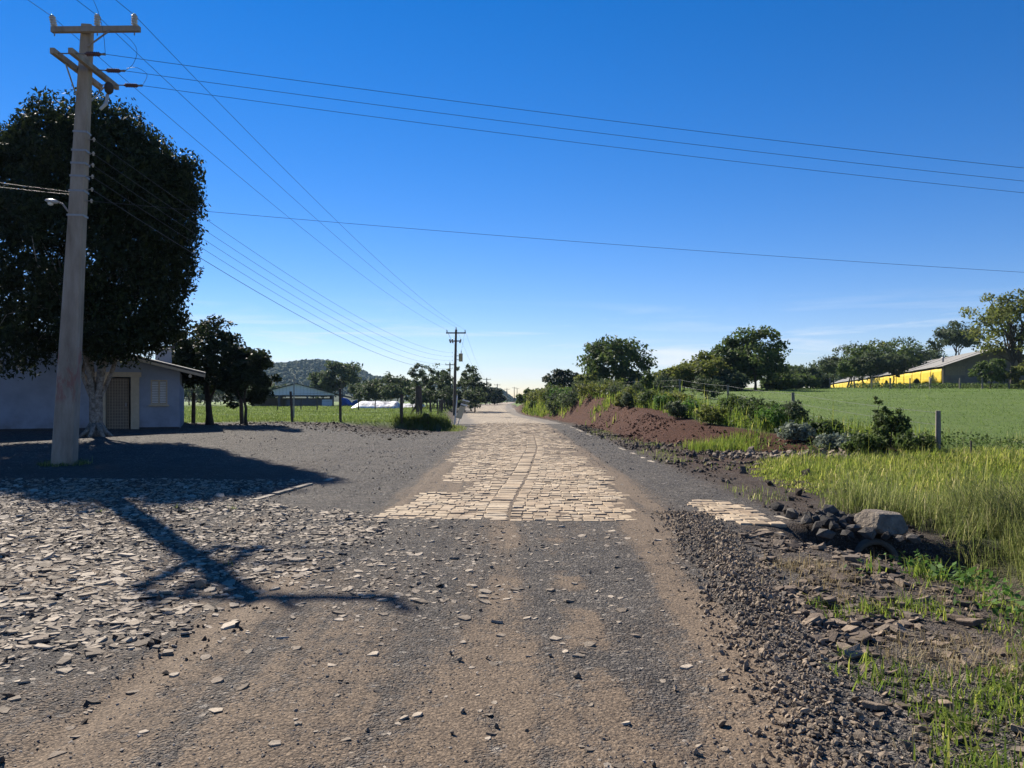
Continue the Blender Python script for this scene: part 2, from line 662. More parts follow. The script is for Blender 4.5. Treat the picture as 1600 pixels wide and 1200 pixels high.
M['porcelain'] = m_plain('brown_porcelain', (0.16, 0.12, 0.09), 0.3, 0.15, 8, 0.0, spec=0.5)
M['greyporc'] = m_plain('grey_porcelain', (0.42, 0.42, 0.41), 0.3, 0.12, 8, 0.0, spec=0.5)
M['polymer'] = m_plain('dark_red_polymer', (0.11, 0.055, 0.055), 0.5, 0.1, 8, 0.0)
M['bark'] = m_plain('grey_bark', (0.13, 0.105, 0.085), 0.95, 0.4, 7, 0.8, 0.03)
M['darkbark'] = m_plain('dark_bark', (0.06, 0.048, 0.038), 0.95, 0.4, 7, 0.8, 0.03)


def m_mottled():
    t = NT('mottled_pale_bark')
    co = t.objco()
    n = t.noise(7, 5, 0.7, co, 0.8)
    v = t.noise(22, 4, 0.6, co)
    c = t.ramp(n, [(0.34, (0.09, 0.077, 0.06)), (0.46, (0.19, 0.165, 0.135)), (0.58, (0.29, 0.265, 0.225)), (0.74, (0.38, 0.36, 0.32))])
    c = t.mix(t.mr(v, 0.5, 0.7, 0, 0.5), c, (0.16, 0.13, 0.10))
    return t.done(t.principled(c, 0.9, 0.2, 0, t.bump(t.math('ADD', n, v), 0.7, 0.03)))


M['palebark'] = m_mottled()


def m_pole():
    t = NT('aged_pole_concrete')
    co = t.pos()
    mp = t.n('ShaderNodeMapping')
    mp.inputs['Scale'].default_value = (1, 1, 0.22)
    t.l(co, mp.inputs[0])
    a = t.noise(4, 6, 0.65, mp.outputs[0])
    b = t.noise(40, 4, 0.6, co)
    c = t.ramp(a, [(0.3, (0.20, 0.16, 0.12)), (0.55, (0.31, 0.26, 0.205)), (0.75, (0.40, 0.35, 0.29))])
    c = t.mix(t.mr(b, 0.55, 0.8, 0, 0.4), c, (0.20, 0.17, 0.14))
    # faded red paint strokes on the lower shaft
    s = t.n('ShaderNodeSeparateXYZ')
    t.l(co, s.inputs[0])
    zz = s.outputs[2]
    zone = t.math('MULTIPLY', t.mr(zz, 1.5, 1.65), t.mr(zz, 3.0, 2.75))
    mp2 = t.n('ShaderNodeMapping')
    mp2.inputs['Scale'].default_value = (4.5, 4.5, 1.6)
    mp2.inputs['Location'].default_value = (0.3, 0, 0.45)
    t.l(co, mp2.inputs[0])
    st = t.noise(1.5, 5, 0.7, mp2.outputs[0], 0.5)
    f = t.math('MULTIPLY', zone, t.mr(st, 0.48, 0.60, 0, 0.6))
    c = t.mix(f, c, (0.26, 0.085, 0.07))
    return t.done(t.principled(c, 0.9, 0.2, 0, t.bump(t.math('ADD', a, b), 0.35, 0.01)))


M['pole'] = m_pole()


def m_wall(name, col, stain, scale=1.3):
    t = NT(name)
    co = t.pos()
    n = t.noise(scale, 6, 0.65, co)
    f = t.noise(30, 4, 0.6, co)
    s = t.n('ShaderNodeSeparateXYZ')
    t.l(co, s.inputs[0])
    c = t.mix(t.mr(n, 0.42, 0.68, 0, 0.75), col, stain)
    c = t.mix(t.mr(f, 0.5, 0.8, 0, 0.25), c, tuple(q * 0.75 for q in col))
    low = t.math('MULTIPLY', t.mr(s.outputs[2], 1.05, 0.5), t.mr(n, 0.35, 0.65))
    c = t.mix(t.math('MULTIPLY', low, 0.6), c, (0.16, 0.12, 0.10))
    return t.done(t.principled(c, 0.9, 0.2, 0, t.bump(f, 0.25, 0.008)))


M['housewall'] = m_wall('pale_blue_plaster', (0.27, 0.31, 0.385), (0.20, 0.225, 0.27))
M['trim'] = m_plain('beige_trim_paint', (0.46, 0.38, 0.27), 0.8, 0.15, 6, 0.1)
M['door'] = m_plain('brown_metal_door', (0.17, 0.135, 0.10), 0.6, 0.15, 6, 0.1)
M['grille'] = m_plain('door_grille_paint', (0.30, 0.25, 0.19), 0.6, 0.15, 6, 0.1)
M['white'] = m_plain('white_paint', (0.66, 0.66, 0.65), 0.6, 0.10, 8, 0.1)
M['dark'] = m_plain('dark_glass', (0.02, 0.022, 0.026), 0.15, 0.1, 3, 0.0, spec=0.5)
M['bulb'] = m_plain('opal_glass', (0.75, 0.75, 0.72), 0.3, 0.05, 3, 0.0)
M['plinth'] = m_plain('dark_plinth', (0.055, 0.05, 0.05), 0.9, 0.3, 4, 0.2)


def m_roof(name, lo, hi, rough=0.75):
    t = NT(name)
    co = t.objco()
    n = t.noise(2.2, 6, 0.7, co)
    f = t.noise(14, 5, 0.65, co)
    c = t.ramp(t.math('ADD', t.math('MULTIPLY', n, 0.6), t.math('MULTIPLY', f, 0.4)), [(0.3, lo), (0.7, hi)])
    return t.done(t.principled(c, rough, 0.25, 0, t.bump(f, 0.3, 0.01)))


M['roof'] = m_roof('fibre_cement_sheet', (0.25, 0.235, 0.21), (0.46, 0.44, 0.41))
M['roofbarn'] = m_roof('grey_weathered_sheet', (0.15, 0.142, 0.13), (0.30, 0.285, 0.26))
M['roofdark'] = m_roof('old_dark_sheet', (0.045, 0.045, 0.05), (0.085, 0.085, 0.09))
M['cladding'] = m_roof('white_sheet_cladding', (0.58, 0.61, 0.65), (0.72, 0.74, 0.77), 0.5)
M['yellow'] = m_roof('yellow_curtain', (0.46, 0.31, 0.02), (0.70, 0.51, 0.04), 0.6)
M['greywall'] = m_wall('grey_block_wall', (0.17, 0.16, 0.16), (0.11, 0.10, 0.10))
M['tarpblue'] = m_plain('blue_tarpaulin', (0.02, 0.12, 0.50), 0.5, 0.2, 3, 0.2)
def m_sheet():
    t = NT('white_silage_plastic')
    co = t.pos()
    mp = t.n('ShaderNodeMapping')
    mp.inputs['Scale'].default_value = (0.5, 0.5, 1.6)
    mp.inputs['Rotation'].default_value = (0, 0.5, 0)
    t.l(co, mp.inputs[0])
    n = t.noise(1.6, 6, 0.7, mp.outputs[0], 0.6)
    f = t.noise(6, 4, 0.6, co)
    c = t.mix(t.mr(n, 0.50, 0.60, 0, 0.9), (0.68, 0.68, 0.70), (0.10, 0.095, 0.08))
    return t.done(t.principled(c, 0.5, 0.3, 0, t.bump(f, 0.4, 0.05)))


M['plastic'] = m_sheet()
M['cream'] = m_plain('cream_sign_board', (0.58, 0.50, 0.34), 0.7, 0.2, 5, 0.1)
M['transf'] = m_plain('transformer_paint', (0.34, 0.30, 0.20), 0.6, 0.2, 5, 0.1)
M['bigleaf'] = m_leaf('dense_dark_foliage', [(0.0, (0.011, 0.017, 0.007)), (0.6, (0.022, 0.033, 0.012)), (1.0, (0.055, 0.068, 0.022))], 0.2, 0.6, 0.2)
M['leafA'] = m_leaf('mid_green_foliage', [(0.0, (0.030, 0.050, 0.014)), (0.6, (0.066, 0.098, 0.026)), (1.0, (0.12, 0.15, 0.042))], 0.38)
M['leafB'] = m_leaf('yellow_green_foliage', [(0.0, (0.05, 0.065, 0.015)), (0.6, (0.12, 0.138, 0.03)), (1.0, (0.2, 0.2, 0.05))], 0.42)
M['leafC'] = m_leaf('blue_green_foliage', [(0.0, (0.030, 0.044, 0.020)), (0.6, (0.062, 0.085, 0.040)), (1.0, (0.12, 0.14, 0.07))], 0.36)
M['leafS'] = m_leaf('silvery_foliage', [(0.0, (0.07, 0.09, 0.06)), (0.6, (0.15, 0.18, 0.13)), (1.0, (0.26, 0.29, 0.22))], 0.2)
M['weed'] = m_leaf('fresh_weed_leaf', [(0.0, (0.035, 0.075, 0.014)), (0.6, (0.075, 0.15, 0.026)), (1.0, (0.15, 0.23, 0.06))], 0.35, 0.4, 0.45)
M['grassY'] = m_leaf('bright_verge_grass', [(0.0, (0.08, 0.125, 0.02)), (0.5, (0.175, 0.215, 0.034)), (0.85, (0.30, 0.30, 0.07)), (1.0, (0.40, 0.35, 0.15))], 0.5, 0.5, 0.3)
M['grassF'] = m_leaf('field_grass', [(0.0, (0.07, 0.115, 0.024)), (0.6, (0.122, 0.182, 0.042)), (1.0, (0.2, 0.245, 0.08))], 0.45, 0.5, 0.3)
M['grassT'] = m_leaf('tall_olive_grass', [(0.0, (0.08, 0.108, 0.028)), (0.5, (0.165, 0.195, 0.055)), (0.88, (0.27, 0.265, 0.11)), (1.0, (0.40, 0.36, 0.20))], 0.5, 0.55, 0.3)
M['grassL'] = m_leaf('left_field_grass', [(0.0, (0.075, 0.11, 0.026)), (0.6, (0.135, 0.175, 0.045)), (1.0, (0.22, 0.24, 0.085))], 0.45)
M['dry'] = m_leaf('dry_straw', [(0.0, (0.16, 0.12, 0.06)), (0.6, (0.28, 0.22, 0.12)), (1.0, (0.40, 0.34, 0.22))], 0.3, 0.6, 0.2)
M['forest'] = m_leaf('hill_forest_canopy', [(0.0, (0.022, 0.036, 0.014)), (0.6, (0.045, 0.065, 0.022)), (1.0, (0.085, 0.105, 0.04))], 0.0, 0.9, 0.1)


# ------------------------------------------------------------------ the ground sheet
def axis(lo, hi, mn, k, c=0.0):
    p = [c]
    while p[-1] < hi:
        p.append(p[-1] + max(mn, k * abs(p[-1] - c)))
    q = [c]
    while q[-1] > lo:
        q.append(q[-1] - max(mn, k * abs(q[-1] - c)))
    return np.array(q[::-1][:-1] + p)


def in_frame(x, y, margin=1.15):
    return np.abs(x) < margin * 0.67 * np.maximum(y, 0.5) + 1.0


def bank_mask(x, y):
    return sst(0, 0.6, x - toe(y)) * sst(17, 21, y)


def zones(x, y):
    Z = np.zeros((len(x), 4))
    n1 = fbm(x, y, 0.55, 61)
    n2 = fbm(x, y, 1.9, 71)
    rc = road_c(y)
    t = toe(y)
    # brown dust on the worn road
    front = 1 - sst(10.0, 11.5, y)
    br = 0.18 + 1.15 * (n1 - 0.48)
    br = br + 1.0 * np.exp(-((x - (0.86 + 0.085 * y)) / 0.24) ** 2) * (1 - sst(10, 13, y))
    br = br + 0.95 * np.exp(-((x - 0.50) / 0.17) ** 2) * sst(.36, .5, n2) * (1 - sst(8, 9.5, y))
    br = br + 0.80 * np.exp(-((x + 0.12) / 0.24) ** 2) * (0.3 + n2)
    br = br + 0.24 * sst(0.0, -1.4, x) * (1 - sst(6.5, 9, y))
    br = br + 0.9 * np.exp(-((x + 2.15 - 0.02 * y) / 0.20) ** 2) * (1 - sst(6.0, 8.5, y))
    br = br * front * sst(-9.0, -3.0, x) * (1 - sst(0.1, 0.5, x - xw(y)))
    edge = np.exp(-((x - rc - 2.15) / 0.35) ** 2) * 0.6 * sst(9, 11, y) * (1 - sst(60, 90, y))
    Z[:, 0] = np.clip(br + edge + 0.22 * sst(-3.9, -6, x) * (1 - sst(14, 17, y)), 0, 1)
    Z[:, 0] = np.maximum(Z[:, 0], 0.95 * (1 - sst(1.9, 2.4, np.abs(x - rc - .25))) * sst(10.2, 10.6, y) * (1 - sst(60, 70, y)))
    Z[:, 0] = np.maximum(Z[:, 0], 0.75 * sst(85, 110, y) * (np.abs(x - rc) < 4.2))
    # soil: verge, ditch, culvert fill, corner of the field
    so = sst(3.5, 4.1, x - rc) * sst(9.5, 11.0, y)
    so = np.maximum(so, sst(0.30, 0.7, x - xw(y)) * (1 - sst(9.5, 11, y)) * np.clip(0.35 + 1.5 * (n1 - .42), 0, 1))
    so = np.maximum(so, sst(3.0, 3.8, x) * (1 - sst(9.5, 11, y)))
    so = np.maximum(so, np.exp(-(((x + 7.0) / 4.5) ** 2 + ((y - 38.8) / 2.6) ** 2)) * 1.2)
    so = np.maximum(so, 0.8 * sst(-1.5, -0.2, y - left_edge(x)) * (x < -5))
    so = np.maximum(so, sst(-3.7, -4.4, x - rc) * sst(43, 46, y) * (y < 300))
    so = np.maximum(so, 0.75 * sst(-4.0, -5.0, x) * (1 - sst(15, 22, y)))
    Z[:, 3] = np.clip(so, 0, 1)
    # red earth of the cut bank
    u = x - t
    rd = sst(-0.5, 0.1, u + 0.5 * (n2 - .5)) * (1 - sst(2.1, 2.9, u)) * sst(19, 22, y) * (1 - sst(90, 110, y))
    rd = np.maximum(rd, np.exp(-(((x - 1.9) / 1.6) ** 2 + ((y - 108) / 13) ** 2)))
    rd = np.maximum(rd, 0.35 * sst(4.0, 5.0, x - rc) * sst(14, 20, y) * (y < 90))
    Z[:, 2] = np.clip(rd, 0, 1)
    # turf
    g = sst(2.2, 2.9, u) * sst(8, 14, y)
    g = np.maximum(g, left_mask(x, y))
    g = np.maximum(g, sst(5.5, 7.0, x) * (1 - sst(18, 20, y)))
    g = np.maximum(g, sst(95, 130, y) * (np.abs(x - rc) > 4.4))
    g = np.maximum(g, sst(170, 230, y) * (np.abs(x - rc) > 3.4))
    g = np.maximum(g, (sst(-20, -26, x) * sst(30, 34, y)))
    Z[:, 1] = np.clip(g, 0, 1)
    Z[:, 2] *= (1 - Z[:, 1] * (u > 2.3))
    Z[:, 3] *= (1 - Z[:, 1])
    return Z


def build_ground():
    xs = axis(-2500, 2500, 0.085, 0.037)
    ys = axis(-60, 1740, 0.085, 0.023, 3.0)
    X, Y = np.meshgrid(xs, ys)
    x = X.ravel()
    y = Y.ravel()
    z = H(x, y)
    nx, ny = len(xs), len(ys)
    idx = np.arange(nx * ny).reshape(ny, nx)
    F = np.stack([idx[:-1, :-1], idx[:-1, 1:], idx[1:, 1:], idx[1:, :-1]], -1).reshape(-1, 4)
    me = mesh_np('ground', np.stack([x, y, z], 1), F, zone=zones(x, y), smooth=True)
    g = obj('ground', me, M['ground'])
    tag(g, 'grey gravel and brown earth ground with grassy fields', 'ground', kind='structure')
    print('ground', nx, ny, nx * ny)
    return g


GROUND = build_ground()
for k in ('category',):
    if k in GROUND:
        del GROUND[k]


# ------------------------------------------------------------------ scattered pieces merged with numpy
def rot_rand(n, rng, tilt=math.pi):
    """random rotations: spin about z then a tilt"""
    a = rng.uniform(0, 2 * math.pi, n)
    b = rng.normal(0, tilt, n)
    c = rng.normal(0, tilt, n)
    ca, sa = np.cos(a), np.sin(a)
    cb, sb = np.cos(b), np.sin(b)
    cc, sc = np.cos(c), np.sin(c)
    Rz = np.zeros((n, 3, 3))
    Rz[:, 0, 0] = ca
    Rz[:, 0, 1] = -sa
    Rz[:, 1, 0] = sa
    Rz[:, 1, 1] = ca
    Rz[:, 2, 2] = 1
    Rx = np.zeros((n, 3, 3))
    Rx[:, 0, 0] = 1
    Rx[:, 1, 1] = cb
    Rx[:, 1, 2] = -sb
    Rx[:, 2, 1] = sb
    Rx[:, 2, 2] = cb
    Ry = np.zeros((n, 3, 3))
    Ry[:, 1, 1] = 1
    Ry[:, 0, 0] = cc
    Ry[:, 0, 2] = sc
    Ry[:, 2, 0] = -sc
    Ry[:, 2, 2] = cc
    return Rx @ Ry @ Rz


def merged(variants, P, R, S, rnd):
    """variants: list of (V, F) with the same face width; one joined mesh's arrays"""
    n = len(P)
    which = np.arange(n) % len(variants)
    VV, FF, RR = [], [], []
    off = 0
    for k, (V, F) in enumerate(variants):
        s = np.where(which == k)[0]
        if len(s) == 0:
            continue
        v = V[None] * S[s][:, None, :]
        v = np.einsum('nij,nkj->nki', R[s], v) + P[s][:, None, :]
        m = len(V)
        f = F[None] + (np.arange(len(s)) * m + off)[:, None, None]
        VV.append(v.reshape(-1, 3))
        FF.append(f.reshape(-1, F.shape[1]))
        RR.append(np.repeat(rnd[s], m))
        off += m * len(s)
    return np.concatenate(VV), np.concatenate(FF), np.concatenate(RR)


def ico():
    p = (1 + 5 ** .5) / 2
    V = np.array([(-1, p, 0), (1, p, 0), (-1, -p, 0), (1, -p, 0), (0, -1, p), (0, 1, p), (0, -1, -p), (0, 1, -p),
                  (p, 0, -1), (p, 0, 1), (-p, 0, -1), (-p, 0, 1)], float)
    V /= np.linalg.norm(V[0])
    F = np.array([(0, 11, 5), (0, 5, 1), (0, 1, 7), (0, 7, 10), (0, 10, 11), (1, 5, 9), (5, 11, 4), (11, 10, 2), (10, 7, 6), (7, 1, 8),
                  (3, 9, 4), (3, 4, 2), (3, 2, 6), (3, 6, 8), (3, 8, 9), (4, 9, 5), (2, 4, 11), (6, 2, 10), (8, 6, 7), (9, 8, 1)])
    return V, F


def rock_variants(n, rng, jit=0.28):
    V, F = ico()
    out = []
    for i in range(n):
        s = rng.uniform(0.65, 1.25, 3)
        v = V * (1 + rng.normal(0, jit, (12, 1)).clip(-.5, .5)) * s
        # a couple of flat cleaved faces
        for q in range(3):
            d = rng.normal(0, 1, 3)
            d /= np.linalg.norm(d)
            h = rng.uniform(0.45, 0.7)
            k = v @ d
            v = v - np.outer(np.maximum(0, k - h), d)
        out.append((v, F))
    return out


def flat_variants(n, rng, sides=7, th=0.28):
    out = []
    for i in range(n):
        a = np.sort(rng.uniform(0, 2 * math.pi, sides) * 0.35 + np.linspace(0, 2 * math.pi, sides, endpoint=False) * 0.9)
        r = rng.uniform(0.6, 1.1, sides)
        el = rng.uniform(0.55, 1.0)
        top = np.stack([r * .93 * np.cos(a), r * .93 * np.sin(a) * el, np.full(sides, th) + rng.normal(0, .05, sides)], 1)
        mid = np.stack([r * np.cos(a), r * np.sin(a) * el, np.full(sides, th * .7)], 1)
        bot = np.stack([r * np.cos(a) * .95, r * np.sin(a) * el * .95, np.full(sides, -th)], 1)
        ctr = np.array([[0, 0, th + .03]])
        V = np.concatenate([ctr, top, mid, bot])
        F = []
        for k in range(sides):
            j = (k + 1) % sides
            F.append((0, 1 + k, 1 + j))
            for o in (0, sides):
                a0, b0, c0, d0 = 1 + o + k, 1 + o + j, 1 + o + sides + j, 1 + o + sides + k
                F.append((a0, d0, c0))
                F.append((a0, c0, b0))
        out.append((V, np.array(F)))
    return out


def octa_variants(n, rng):
    V = np.array([(1, 0, 0), (-1, 0, 0), (0, 1, 0), (0, -1, 0), (0, 0, 1), (0, 0, -1)], float)
    F = np.array([(0, 2, 4), (2, 1, 4), (1, 3, 4), (3, 0, 4), (2, 0, 5), (1, 2, 5), (3, 1, 5), (0, 3, 5)])
    return [(V * (1 + rng.normal(0, .22, (6, 1))) * rng.uniform(.7, 1.2, 3) + rng.normal(0, .12, (6, 3)), F) for _ in range(n)]


def shared_meshes(name, variants, mat):
    out = []
    for i, (V, F) in enumerate(variants):
        me = mesh_np(name, V, F, rnd=np.full(len(V), (i * 0.37) % 1.0))
        me.materials.append(mat)
        out.append(me)
    return out


def place(name, me, p, s, rz, tilt=(0, 0), parent=None):
    o = bpy.data.objects.new(name, me)
    COL.objects.link(o)
    o.location = p
    o.scale = s
    o.rotation_euler = (tilt[0], tilt[1], rz)
    if parent is not None:
        o.parent = parent
    return o


# ------------------------------------------------------------------ cobbled road
def build_road():
    rng = np.random.default_rng(11)
    # bedding sheet of the road, under the setts and the gravel
    ys = np.concatenate([np.arange(9.9, 40, 0.8), np.arange(40, 120, 2.0), np.arange(120, 420, 10.0)])
    us = np.linspace(-3.55, 3.5, 21)
    Y, U = np.meshgrid(ys, us, indexing='ij')
    Xr = U + road_c(Y)
    ext = sst(46, 55, Y)
    Z = H(Xr, Y) - 0.03 + ext * 0.045
    Vv = np.stack([Xr.ravel(), Y.ravel(), Z.ravel()], 1)
    idx = np.arange(len(Vv)).reshape(len(ys), len(us))
    F = np.stack([idx[:-1, :-1], idx[:-1, 1:], idx[1:, 1:], idx[1:, :-1]], -1).reshape(-1, 4)
    t = NT('distant_cobble_surface')
    pos = t.pos()
    br = t.n('ShaderNodeTexBrick')
    br.inputs['Scale'].default_value = 1.0
    br.inputs['Mortar Size'].default_value = 0.02
    br.inputs['Brick Width'].default_value = 0.24
    br.inputs['Row Height'].default_value = 0.2
    br.inputs['Color1'].default_value = (0.33, 0.26, 0.18, 1)
    br.inputs['Color2'].default_value = (0.48, 0.39, 0.28, 1)
    br.inputs['Mortar'].default_value = (0.09, 0.075, 0.06, 1)
    t.l(pos, br.inputs['Vector'])
    n = t.noise(1.1, 5, .65, pos)
    ed = t.attr('rnd').outputs['Fac']
    c = t.mix(t.math('MAXIMUM', t.mr(n, .46, .66, 0, .8), t.mr(t.math('ADD', ed, t.math('MULTIPLY', n, .5)), .82, 1.0, 0, .9)), br.outputs['Color'], (0.13, 0.115, 0.10))
    road = obj('cobbled_road', mesh_np('cobbled_road', Vv, F, smooth=True, rnd=np.abs(U.ravel()) / 3.5),
               t.done(t.principled(c, .9, .2, 0, t.bump(br.outputs['Fac'], -.5, .02))))
    tag(road, kind='structure')

    rows = []

    def cover(x, y):
        """how far the gravel lies over a stone (metres); negative = stone stands proud"""
        u = x - road_c(y)
        lft = np.interp(y, [10, 10.9, 12, 14, 17, 26, 55, 80], [-2.0, -1.9, -1.6, -1.42, -1.45, -1.85, -2.6, -2.9])
        rgt = np.interp(y, [10, 12, 17, 26, 55, 80], [1.75, 1.85, 2.1, 2.25, 2.3, 2.6])
        wob = 0.9 * (fbm(x, y * 0.6, 1.3, 81) - .5)
        a = np.maximum(lft + wob - u, u - rgt - wob * 0.6)
        cv = -0.009 + 0.04 * sst(-0.25, 0.35, a)
        cv = cv + 0.026 * sst(.55, .72, fbm(x, y, .8, 91)) * sst(-1.6, -0.4, a)
        cv = cv + 0.006 * np.exp(-((y - 10.2) / .5) ** 2) * sst(.35, .6, fbm(x, y, 2.2, 97))
        # bare patch of setts by the right kerb
        pch = np.exp(-(((u - 3.1) / .48) ** 4 + ((y - 10.9) / 1.5) ** 4))
        cv = cv - 0.055 * pch
        # kerb rows
        return cv

    y = 10.25
    while y < 56:
        dep = rng.uniform(0.16, 0.215)
        seam = np.interp(y, [10, 11.6, 16.7, 25.6, 35, 55], [-.05, 0.0, .38, .85, 1.0, .7]) + road_c(y)
        # two halves either side of the seam, the strip left of it laid as a running course
        x = -3.5 + road_c(y) + rng.uniform(0, .15)
        skew = rng.normal(0, .008)
        while x < 3.45 + road_c(y):
            if x < seam - 0.36 and x + 0.3 > seam - 0.36:
                w = seam - 0.36 - x
            elif abs(x - (seam - 0.36)) < 1e-6:
                w = 0.34
            elif x < seam + .012 and x > seam - 0.1:
                x = seam + .012
                w = rng.uniform(.15, .25)
            else:
                w = rng.uniform(0.13, 0.23)
            if w > 0.06:
                rows.append((x + w / 2, y + dep / 2 + skew * (x) + 0.012 * rng.normal() - 0.035 * x * (y < 12), w, dep))
            x += w if w > 0.06 else 0.06
            if abs(x - (seam - .36)) < .02:
                x = seam - .36
        y += dep
    A = np.array(rows)
    # right hand patch reaches a little nearer than the main front edge
    extra = []
    yy = 9.35
    while yy < 10.2:
        x = 2.75 + (10.2 - yy) * 0.5
        while x < 3.65:
            w = rng.uniform(.15, .25)
            extra.append((x + w / 2, yy + .12, w, .24))
            x += w
        yy += .245
    A = np.concatenate([A, np.array(extra)])
    cv = cover(A[:, 0], A[:, 1]) + rng.normal(0, .004, len(A))
    keep = cv < 0.004
    A, cv = A[keep], cv[keep]
    # unit sett: bevelled block, top at z = 0
    b = 0.05
    T = np.array([(-.5 + b, -.5 + b, 0), (.5 - b, -.5 + b, 0), (.5 - b, .5 - b, 0), (-.5 + b, .5 - b, 0)])
    Mi = np.array([(-.5, -.5, -.08), (.5, -.5, -.08), (.5, .5, -.08), (-.5, .5, -.08)])
    Bo = np.array([(-.5, -.5, -1), (.5, -.5, -1), (.5, .5, -1), (-.5, .5, -1)])
    F = [(0, 1, 2, 3)]
    for o in (0, 4):
        for k in range(4):
            j = (k + 1) % 4
            F.append((o + j, o + k, o + 4 + k, o + 4 + j))
    F = np.array(F)
    var = []
    for i in range(10):
        t2 = T.copy()
        m2 = Mi.copy()
        j = rng.normal(0, .035, (4, 2))
        t2[:, :2] += j
        m2[:, :2] += j
        t2[:, 2] += rng.normal(0, .022, 4)
        var.append((np.concatenate([t2, m2, Bo]), F))
    zz = H(A[:, 0], A[:, 1]) - cv
    S = np.stack([A[:, 2] - rng.uniform(.004, .014, len(A)), A[:, 3] - rng.uniform(.005, .016, len(A)), np.full(len(A), .12)], 1)
    order = np.argsort(A[:, 1])
    near, far = order[:300], order[300:]
    shared = shared_meshes('paving_stone', var, M['cobble'])
    for q in near:
        place('paving_stone', shared[int(q) % 10], (A[q, 0], A[q, 1], zz[q]), tuple(S[q]), rng.normal(0, .02), (rng.normal(0, .01), rng.normal(0, .01)), road)
    R = rot_rand(len(far), rng, .015)
    ang = rng.normal(0, .03, len(far))
    R[:] = np.eye(3)
    R[:, 0, 0] = np.cos(ang)
    R[:, 1, 1] = np.cos(ang)
    R[:, 0, 1] = -np.sin(ang)
    R[:, 1, 0] = np.sin(ang)
    P = np.stack([A[far, 0], A[far, 1], zz[far]], 1)
    V, FF, rr = merged(var, P, R, S[far], rng.uniform(0, 1, len(far)))
    o = obj('paving_stones', mesh_np('paving_stones', V, FF, rnd=rr), M['cobble'], road)
    tag(o, kind='stuff')
    # kerb lines: long stones laid end to end
    kv = []
    me = MB().box((0, 0, 0), (1, 1, 1), top=(.93, .9)).mesh('kerb_stone')
    me.materials.append(M['kerb'])

    def kerb(y0, y1, off, zoff, skip):
        yk = y0
        while yk < y1:
            ln = rng.uniform(.55, .85)
            xc = off(yk) + road_c(yk)
            xc2 = off(yk + ln) + road_c(yk + ln)
            zc = float(H(xc, yk + ln / 2)) + zoff + rng.normal(0, .012)
            if rng.uniform() < skip:
                yk += ln
                continue
            place('kerb_stone', me, ((xc + xc2) / 2, yk + ln / 2, zc - .075), (.12, ln - .02, .15), -math.atan2(xc2 - xc, ln) + rng.normal(0, .008), parent=road)
            yk += ln

    kerb(9.25, 12.6, lambda q: np.interp(q, [9.2, 12.5], [3.74, 3.55]), .004, .2)
    kerb(17.5, 60, lambda q: np.interp(q, [17, 50], [3.62, 3.5]), -.002, .35)
    kerb(12.2, 15.6, lambda q: np.interp(q, [12.2, 15.4], [-4.1, -3.66]), .012, .2)
    kerb(44, 62, lambda q: -3.55, .02, .2)
    print('setts', len(A))
    return road


ROAD = build_road()


# ------------------------------------------------------------------ stones, rocks and gravel
def slab_field():
    """flat pale stones broken out of the old paving, left of the road"""
    rng = np.random.default_rng(23)
    N = 92000
    y = rng.uniform(3.0, 15.5, N)
    x = rng.uniform(-11.5, 2.4, N)
    bx = np.interp(y, [3, 3.7, 5, 6.3, 9.4, 11, 12, 13, 16], [-2.75, -2.55, -2.3, -1.9, -1.2, -2.1, -3.9, -4.1, -3.9])
    u = bx - x
    den = 0.85 * sst(-.25, .6, u)
    den = np.maximum(den, 0.36 * sst(-3.2, -.3, u) * sst(5.0, 6.5, y) * (1 - sst(9.8, 10.6, y)))
    den = np.maximum(den, 0.06 * (1 - sst(9.8, 10.3, y)) * (x < xw(y) - .3))
    cl = fbm(x, y, 1.1, 101)
    den = den * np.clip(0.3 + 2.0 * (cl - .3), .12, 1.3) * (1 - .5 * sst(12, 15, y))
    den = den * in_frame(x, y, 1.12)
    k = rng.uniform(0, 1, N) < den
    x, y, u = x[k], y[k], u[k]
    n = len(x)
    s = np.exp(rng.normal(math.log(.027), .5, n)).clip(.010, .11)
    s = np.where(u < 0, s * .82, s)
    z = H(x, y) + 0.05 * s
    var = flat_variants(12, rng)
    S = np.stack([s, s, s.clip(.02, .07) * rng.uniform(.18, .6, n)], 1)
    sz = s / y
    order = np.argsort(-sz)
    big, rest = order[:290], order[290:]
    lowv = []
    for _ in range(14):
        q = 6
        a = np.linspace(0, 2 * math.pi, q, endpoint=False) + rng.normal(0, .22, q)
        r = rng.uniform(.55, 1.15, q)
        el = rng.uniform(.5, 1)
        tp = np.stack([r * .94 * np.cos(a), r * .94 * el * np.sin(a), .28 + rng.normal(0, .06, q)], 1)
        bt = np.stack([r * np.cos(a), r * el * np.sin(a), np.full(q, -.28)], 1)
        fs = [(0, k, k + 1) for k in range(1, q - 1)]
        for k in range(q):
            j = (k + 1) % q
            fs += [(k, q + k, q + j), (k, q + j, j)]
        lowv.append((np.concatenate([tp, bt]), np.array(fs)))
    shared = shared_meshes('flat_stone', var, M['flat'])
    for q in big:
        place('flat_stone', shared[int(q) % 12], (x[q], y[q], z[q]), tuple(S[q]), rng.uniform(0, 6.28), (rng.normal(0, .10), rng.normal(0, .10)), GROUND)
    P = np.stack([x, y, z], 1)[rest]
    V, F, rr = merged(lowv, P, rot_rand(len(rest), rng, .16), S[rest], rng.uniform(0, 1, len(rest)))
    o = obj('flat_stones', mesh_np('flat_stones', V, F, rnd=rr), M['flat'], GROUND)
    tag(o, kind='stuff')
    print('slabs', n)


slab_field()


